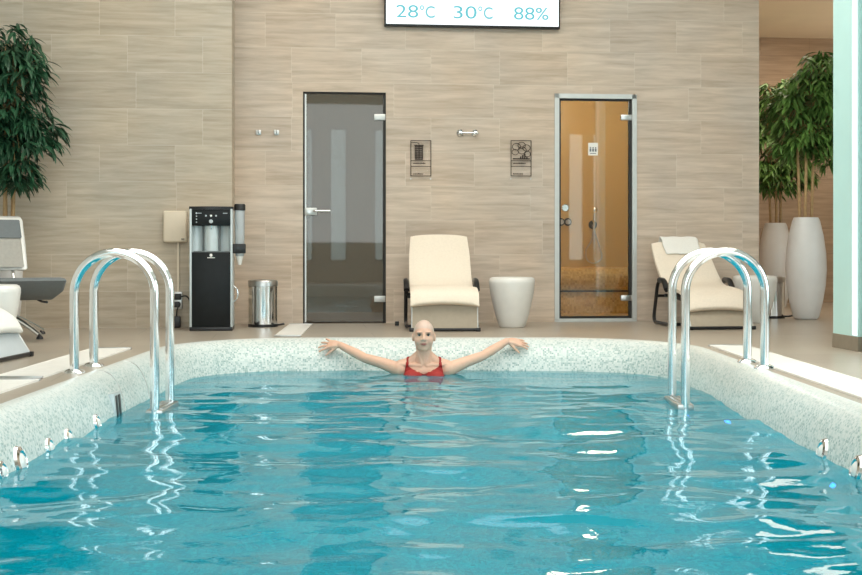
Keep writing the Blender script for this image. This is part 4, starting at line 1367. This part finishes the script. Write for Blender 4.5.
# ------------------------------------------------------------------ the bathing woman
def build_person():
    C = Vector((-0.05, 9.07, 0.0))
    V = Vector
    mb = MB()
    # head
    mb.ellipsoid((0, 0.012, 0.066), (0.0735, 0.094, 0.096))
    mb.ellipsoid((0, -0.012, 0.026), (0.0665, 0.076, 0.082))
    mb.ellipsoid((0, -0.03, -0.006), (0.05, 0.052, 0.046))
    mb.ellipsoid((0, -0.06, -0.034), (0.024, 0.02, 0.017))
    for s in (-1, 1):
        mb.ellipsoid((s * 0.03, -0.045, 0.02), (0.034, 0.034, 0.038))            # cheek
        mb.ellipsoid((s * 0.028, -0.07, 0.078), (0.026, 0.013, 0.010))        # brow
        mb.ellipsoid((s * 0.0745, 0.012, 0.04), (0.009, 0.019, 0.031), Matrix.Rotation(s * 0.25, 3, 'Z'))   # ear
        mb.capsule([(s * 0.044, -0.005, -0.008), (s * 0.02, -0.05, -0.03)], [0.018, 0.018])                # jaw line
    mb.capsule([(0, -0.083, 0.068), (0, -0.1, 0.034)], [0.008, 0.0125])       # nose
    for s in (-1, 1):
        mb.ellipsoid((s * 0.011, -0.09, 0.029), (0.009, 0.011, 0.008))
    mb.ellipsoid((0, -0.079, 0.0045), (0.024, 0.011, 0.0065)); mb.ellipsoid((0, -0.078, -0.0065), (0.021, 0.011, 0.0065))
    # neck and trunk
    mb.capsule([(0, 0.02, 0.0), (0, 0.03, -0.07), (0, 0.042, -0.15)], [0.055, 0.055, 0.064])
    for s in (-1, 1):
        mb.capsule([(s * 0.025, 0.045, -0.075), (s * 0.085, 0.05, -0.132), (s * 0.165, 0.05, -0.165)], [0.032, 0.036, 0.045])
        mb.capsule([(s * 0.02, -0.018, -0.156), (s * 0.16, 0.014, -0.150)], [0.011, 0.013])                # collar bone
        mb.capsule([(s * 0.046, 0.005, -0.03), (s * 0.014, -0.016, -0.145)], [0.012, 0.011])                 # neck tendon
        mb.ellipsoid((s * 0.078, -0.058, -0.245), (0.066, 0.058, 0.062))
        mb.ellipsoid((s * 0.165, 0.045, -0.185), (0.055, 0.055, 0.056))
    mb.ellipsoid((0, 0.045, -0.20), (0.165, 0.078, 0.075))
    mb.ellipsoid((0, 0.045, -0.32), (0.148, 0.098, 0.16))
    mb.ellipsoid((0, 0.04, -0.50), (0.122, 0.088, 0.17))
    mb.ellipsoid((0, 0.04, -0.66), (0.16, 0.112, 0.12))
    for s in (-1, 1):
        mb.capsule([(s * 0.085, 0.02, -0.69), (s * 0.1, -0.17, -0.78), (s * 0.1, -0.38, -0.86), (s * 0.095, -0.42, -0.9), (s * 0.09, -0.46, -1.08), (s * 0.085, -0.47, -1.27)],
                   [0.085, 0.074, 0.055, 0.052, 0.05, 0.036], n=18)
        mb.capsule([(s * 0.085, -0.45, -1.295), (s * 0.09, -0.52, -1.31), (s * 0.095, -0.6, -1.325)], [0.036, 0.032, 0.02])

    # arms stretched out along the pool rim
    def arm(s, wrist, elbow, fdir, spread, curl, bend, tilt):
        sh = V((s * 0.178, 0.048, -0.185))
        w = V(wrist); e = V(elbow)
        up = (sh + e) / 2 + V((0, 0, 0.004))
        mb.capsule([sh, up, e, (e * 0.62 + w * 0.38), w], [0.05, 0.040, 0.034, 0.035, 0.0245], n=18)
        f = V(fdir).normalized()
        fw_ = V((0, -math.cos(tilt), -math.sin(tilt)))                         # thumb side faces the camera
        sd = (fw_ - f * fw_.dot(f)).normalized()
        nn = f.cross(sd) * (1 if f.cross(sd).z > 0 else -1)     # back of the hand
        lens = (0.072, 0.080, 0.075, 0.058)
        for i in range(4):
            o = (1.5 - i) * 0.0205
            base = w + f * 0.012 + sd * o * 0.45
            k_ = w + f * (0.088 - abs(1.2 - i) * 0.004) + sd * o - nn * bend * 0.02
            mb.capsule([base, (base + k_) / 2 + nn * 0.004, k_], [0.0155, 0.0145, 0.0115], n=12)
            d = (f + sd * spread * (1.5 - i) * 0.5 - nn * curl * 0.35).normalized()
            l = lens[i]
            q1 = k_ + d * l * 0.45
            d2 = (d - nn * curl * 0.55).normalized()
            q2 = q1 + d2 * l * 0.32
            d3 = (d2 - nn * curl * 0.5).normalized()
            q3 = q2 + d3 * l * 0.23
            mb.capsule([k_, q1, q2, q3], [0.0098, 0.0088, 0.008, 0.0068], n=12)
        tb = w + f * 0.026 + sd * 0.018 - nn * 0.006
        td = (f * 0.72 + sd * 0.85 - nn * 0.35).normalized()
        t1 = tb + td * 0.042
        td2 = (td + f * 0.35 - nn * 0.15).normalized()
        mb.capsule([tb, t1, t1 + td2 * 0.03, t1 + td2 * 0.05], [0.015, 0.011, 0.0095, 0.0075], n=12)

    # image-left arm (her right) and image-right arm (her left); coordinates relative to C
    arm(-1, (-0.61, 0.33, -0.036), (-0.42, 0.19, -0.12), (-0.93, 0.3, 0.05), 0.75, 0.28, 0.2, 0.75)
    arm(1, (0.60, 0.35, -0.010), (0.42, 0.20, -0.105), (0.97, 0.14, -0.10), 0.3, 0.3, 0.2, 0.6)
    bmesh.ops.recalc_face_normals(mb.bm, faces=mb.bm.faces)
    me = bpy.data.meshes.new('person_raw'); mb.bm.to_mesh(me); mb.bm.free()
    raw = bpy.data.objects.new('person_raw', me); COL.objects.link(raw)
    rm = raw.modifiers.new('remesh', 'REMESH'); rm.mode = 'VOXEL'; rm.voxel_size = 0.0038; rm.use_smooth_shade = True
    sm_ = raw.modifiers.new('smooth', 'SMOOTH'); sm_.factor = 0.5; sm_.iterations = 8
    bpy.context.view_layer.update()
    dg = bpy.context.evaluated_depsgraph_get()
    body = bpy.data.meshes.new_from_object(raw.evaluated_get(dg))
    bpy.data.objects.remove(raw)
    n = len(body.vertices)
    co_ = np.empty(n * 3); body.vertices.foreach_get('co', co_); co_ = co_.reshape(-1, 3)
    # eye sockets and mouth corner
    for s in (-1, 1):
        d = np.sqrt(((co_ - np.array([s * 0.0305, -0.074, 0.06])) / np.array([1.25, 1.4, 0.85])) ** 2).sum(1) if False else np.sqrt((((co_ - np.array([s * 0.0305, -0.076, 0.0605])) / np.array([1.3, 1.6, 0.85])) ** 2).sum(1))
        co_[:, 1] += 0.0055 * np.exp(-(d / 0.0115) ** 2)
    body.vertices.foreach_set('co', co_.ravel()); body.update()
    # colours
    x, y, z = co_[:, 0], co_[:, 1], co_[:, 2]
    c = np.tile(np.array(srgb(230, 188, 164)[:3]), (n, 1))

    def paint(mask, col):
        nonlocal c
        mk = np.clip(mask, 0, 1)[:, None]
        c = c * (1 - mk) + np.array(srgb(*col)[:3]) * mk

    front = (y < -0.02) & (z > -0.06)
    def blob(cx, cy, cz, rx, ry, rz, soft=1.0):
        d = ((x - cx) / rx) ** 2 + ((y - cy) / ry) ** 2 + ((z - cz) / rz) ** 2
        return np.exp(-(d ** 2) * soft)
    # short pale hair over scalp
    hl = (z > 0.085 + np.clip((-y - 0.02), 0, 1) * 0.5) | ((z > 0.05) & (y > 0.03)) | ((z > 0.0) & (y > 0.06))
    scalp = np.where(hl & (z > -0.02) & (np.abs(x) < 0.09), 0.75, 0.0)
    paint(scalp, (212, 192, 180))
    for s in (-1, 1):
        paint(blob(s * 0.042, -0.07, 0.018, 0.02, 0.03, 0.014) * 0.35, (214, 150, 132))
        paint(blob(s * 0.032, -0.085, 0.0765, 0.019, 0.03, 0.0045) * 0.8, (120, 96, 84))
        paint(blob(s * 0.0305, -0.078, 0.0635, 0.018, 0.03, 0.0075) * 0.45, (150, 110, 96))
    paint(blob(0, -0.09, -0.001, 0.025, 0.03, 0.0105) * 0.85, (186, 98, 92))
    paint(blob(0, -0.09, -0.0005, 0.024, 0.03, 0.0018) * 0.8, (110, 56, 54))
    at = body.color_attributes.new('skin_tint', 'FLOAT_COLOR', 'POINT')
    at.data.foreach_set('color', np.hstack([c, np.ones((n, 1))]).astype(np.float32).ravel())
    mt, nt, bs_ = new_mat('skin')
    av = nt.nodes.new('ShaderNodeVertexColor'); av.layer_name = 'skin_tint'
    nz = nt.nodes.new('ShaderNodeTexNoise'); nz.inputs['Scale'].default_value = 45; nz.inputs['Detail'].default_value = 3
    tc = nt.nodes.new('ShaderNodeTexCoord'); nt.links.new(tc.outputs['Object'], nz.inputs['Vector'])
    rp = nt.nodes.new('ShaderNodeValToRGB'); rp.color_ramp.elements[0].color = (0.93, 0.9, 0.88, 1); rp.color_ramp.elements[1].color = (1.03, 1.03, 1.03, 1)
    nt.links.new(nz.outputs['Fac'], rp.inputs['Fac'])
    mx = nt.nodes.new('ShaderNodeMixRGB'); mx.blend_type = 'MULTIPLY'; mx.inputs[0].default_value = 1
    nt.links.new(av.outputs['Color'], mx.inputs[1]); nt.links.new(rp.outputs['Color'], mx.inputs[2])
    nt.links.new(mx.outputs[0], bs_.inputs['Base Color'])
    bs_.inputs['Roughness'].default_value = 0.5
    bs_.inputs['Subsurface Weight'].default_value = 0.08
    bs_.inputs['Subsurface Radius'].default_value = (0.012, 0.005, 0.003)
    ob = link('person', body, mt, smooth=180)
    ob.location = C
    tag(ob, 'woman with cropped pale hair in red swimsuit leaning on the pool rim, arms outstretched', 'person')
    # swimsuit: offset skin of the trunk
    bm = bmesh.new(); bm.from_mesh(body)
    bm.normal_update()
    def in_suit(p):
        ax = abs(p.x)
        if p.z > -0.06 or p.z < -0.78:
            return False
        if p.z < -0.70 and (ax > 0.16 or p.y < -0.06):
            return False
        lim = 0.16 if p.z < -0.6 else 0.15
        if p.z < -0.26:
            return ax < lim + 0.02
        # armhole and neckline
        tt = (p.z + 0.26) / 0.16                     # 0 at bust line, 1 at shoulder
        outer = 0.150 - 0.03 * min(1, tt) ** 0.8
        if p.y < 0.03:
            inner = 0.0 if p.z < -0.206 else 0.104 * min(1.0, ((p.z + 0.206) / 0.05)) ** 0.5
        else:
            inner = 0.0 if p.z < -0.24 else 0.10
        return inner < ax < outer and p.z < -0.095 or (p.y >= 0.0 and inner < ax < outer)
    keep = []
    for f in bm.faces:
        if not in_suit(f.calc_center_median()):
            keep.append(f)
    bmesh.ops.delete(bm, geom=keep, context='FACES')
    for v in bm.verts:
        v.co += v.normal * 0.0035
    for _ in range(8):
        bmesh.ops.smooth_vert(bm, verts=[v for v in bm.verts if v.is_boundary], factor=0.5, use_axis_x=True, use_axis_y=True, use_axis_z=True)
    ms = bpy.data.meshes.new('swimsuit'); bm.to_mesh(ms); bm.free()
    for a_ in list(ms.color_attributes):
        ms.color_attributes.remove(a_)
    ms.materials.clear()
    su = link('swimsuit', ms, 'red', ob, smooth=180)
    md = su.modifiers.new('solid', 'SOLIDIFY'); md.thickness = 0.002; md.offset = 1
    # eyes
    me_, nt, bs_ = new_mat('eye')
    tc = nt.nodes.new('ShaderNodeTexCoord')
    vl = nt.nodes.new('ShaderNodeVectorMath'); vl.operation = 'DISTANCE'
    nt.links.new(tc.outputs['Object'], vl.inputs[0]); vl.inputs[1].default_value = (0, -0.0112, 0)
    rp = nt.nodes.new('ShaderNodeValToRGB'); rp.color_ramp.interpolation = 'CONSTANT'
    e = rp.color_ramp.elements
    e[0].position = 0; e[0].color = (0.004, 0.004, 0.004, 1)
    e[1].position = 0.0026; e[1].color = srgb(70, 74, 78)
    e2 = e.new(0.0062); e2.color = srgb(215, 206, 200)
    nt.links.new(vl.outputs['Value'], rp.inputs['Fac']); nt.links.new(rp.outputs['Color'], bs_.inputs['Base Color'])
    bs_.inputs['Roughness'].default_value = 0.15
    for s in (-1, 1):
        eb = MB(); eb.ellipsoid((0, 0, 0), (0.0115, 0.0115, 0.0075), seg=20, rings=14)
        eo = eb.build('eye', me_, ob, smooth=180); eo.location = (s * 0.0305, -0.0675, 0.0605)
        lb = MB(); lb.tube(smooth_path([(s * 0.0195, -0.0755, 0.0615), (s * 0.025, -0.0785, 0.0665), (s * 0.032, -0.078, 0.068), (s * 0.0425, -0.07, 0.0625)], 5), 0.0016, 6)
        lb.build('eyelash', 'ink', ob)
    return ob


build_person()

# ------------------------------------------------------------------ light
def area(name, loc, rot, sx_, sy_, power, col):
    l = bpy.data.lights.new(name, 'AREA'); l.shape = 'RECTANGLE'; l.size = sx_; l.size_y = sy_; l.energy = power; l.color = col
    o = bpy.data.objects.new(name, l); COL.objects.link(o); o.location = loc; o.rotation_euler = rot
    return o


area('ceiling_softbox_front', (0, 3.5, HZ - 0.06), (0, 0, 0), 6.5, 6.0, 140, (1.0, 0.97, 0.93))  # unseen softbox added under the ceiling as main light
area('ceiling_softbox_wall', (0.4, 8.4, HZ - 0.06), (0, 0, 0), 6.0, 2.6, 175, (1.0, 0.94, 0.85))  # second unseen softbox, added to brighten the back wall
area('daylight_right', (XR - 0.06, 5.0, 2.0), (0, R(90), 0), 3.2, 7.5, 170, (0.86, 0.96, 1.0))
area('daylight_rear', (0.5, YB + 0.08, 2.2), (R(90), 0, 0), 8.5, 2.8, 170, (0.9, 0.97, 1.0))


def point(name, loc, power, col, r=0.15):
    l = bpy.data.lights.new(name, 'POINT'); l.energy = power; l.color = col; l.shadow_soft_size = r
    o = bpy.data.objects.new(name, l); COL.objects.link(o); o.location = loc


um = (dB[0] + dB[1]) / 2
point('steam_room_light', WALLM @ Vector((um + 0.1, 0.75, 2.2)), 21, (1.0, 0.92, 0.7))
um = (dA[0] + dA[1]) / 2
point('shower_room_light', WALLM @ Vector((um, 0.8, 2.2)), 8, (1.0, 0.95, 0.85))
rl = area('recess_light', WALLM @ Vector((uE + 1.3, 2.0, 3.24)), (0, 0, YAW), 1.6, 2.4, 45, (1.0, 0.88, 0.72))
fl = area('recess_ceiling_fill', WALLM @ Vector((uE + 3.2, 1.6, 1.2)), (PI, 0, YAW), 1.2, 2.0, 32, (1.0, 0.9, 0.75))  # unseen lamp added to lift the brightness of the recess ceiling
sp = bpy.data.lights.new('deck_sun_fill', 'SPOT'); sp.energy = 200; sp.spot_size = R(42); sp.spot_blend = 0.8; sp.color = (0.95, 1.0, 1.0); sp.shadow_soft_size = 0.3  # unseen spot lamp added for the sunlit patch on the right deck
so_ = bpy.data.objects.new('deck_sun_fill', sp); COL.objects.link(so_); so_.location = (2.7, 6.3, 3.9); so_.rotation_euler = (0, R(4), 0)

w = bpy.data.worlds.new('daylight'); SC.world = w; w.use_nodes = True
nt = w.node_tree
bg = nt.nodes['Background']
tcw = nt.nodes.new('ShaderNodeTexCoord'); sepw = nt.nodes.new('ShaderNodeSeparateXYZ'); nt.links.new(tcw.outputs['Generated'], sepw.inputs[0])
rw = nt.nodes.new('ShaderNodeValToRGB'); rw.color_ramp.elements[0].position = 0.45; rw.color_ramp.elements[0].color = (0.55, 0.68, 0.66, 1)
rw.color_ramp.elements[1].position = 0.6; rw.color_ramp.elements[1].color = (0.78, 0.92, 1.0, 1)
nt.links.new(sepw.outputs['Z'], rw.inputs['Fac']); nt.links.new(rw.outputs['Color'], bg.inputs['Color'])
bg.inputs['Strength'].default_value = 3.0

SC.view_settings.view_transform = 'Standard'
SC.view_settings.look = 'None'
SC.view_settings.exposure = 0.06
SC.cycles.max_bounces = 8
SC.cycles.transparent_max_bounces = 12
SC.cycles.sample_clamp_indirect = 6
SC.cycles.use_denoising = True
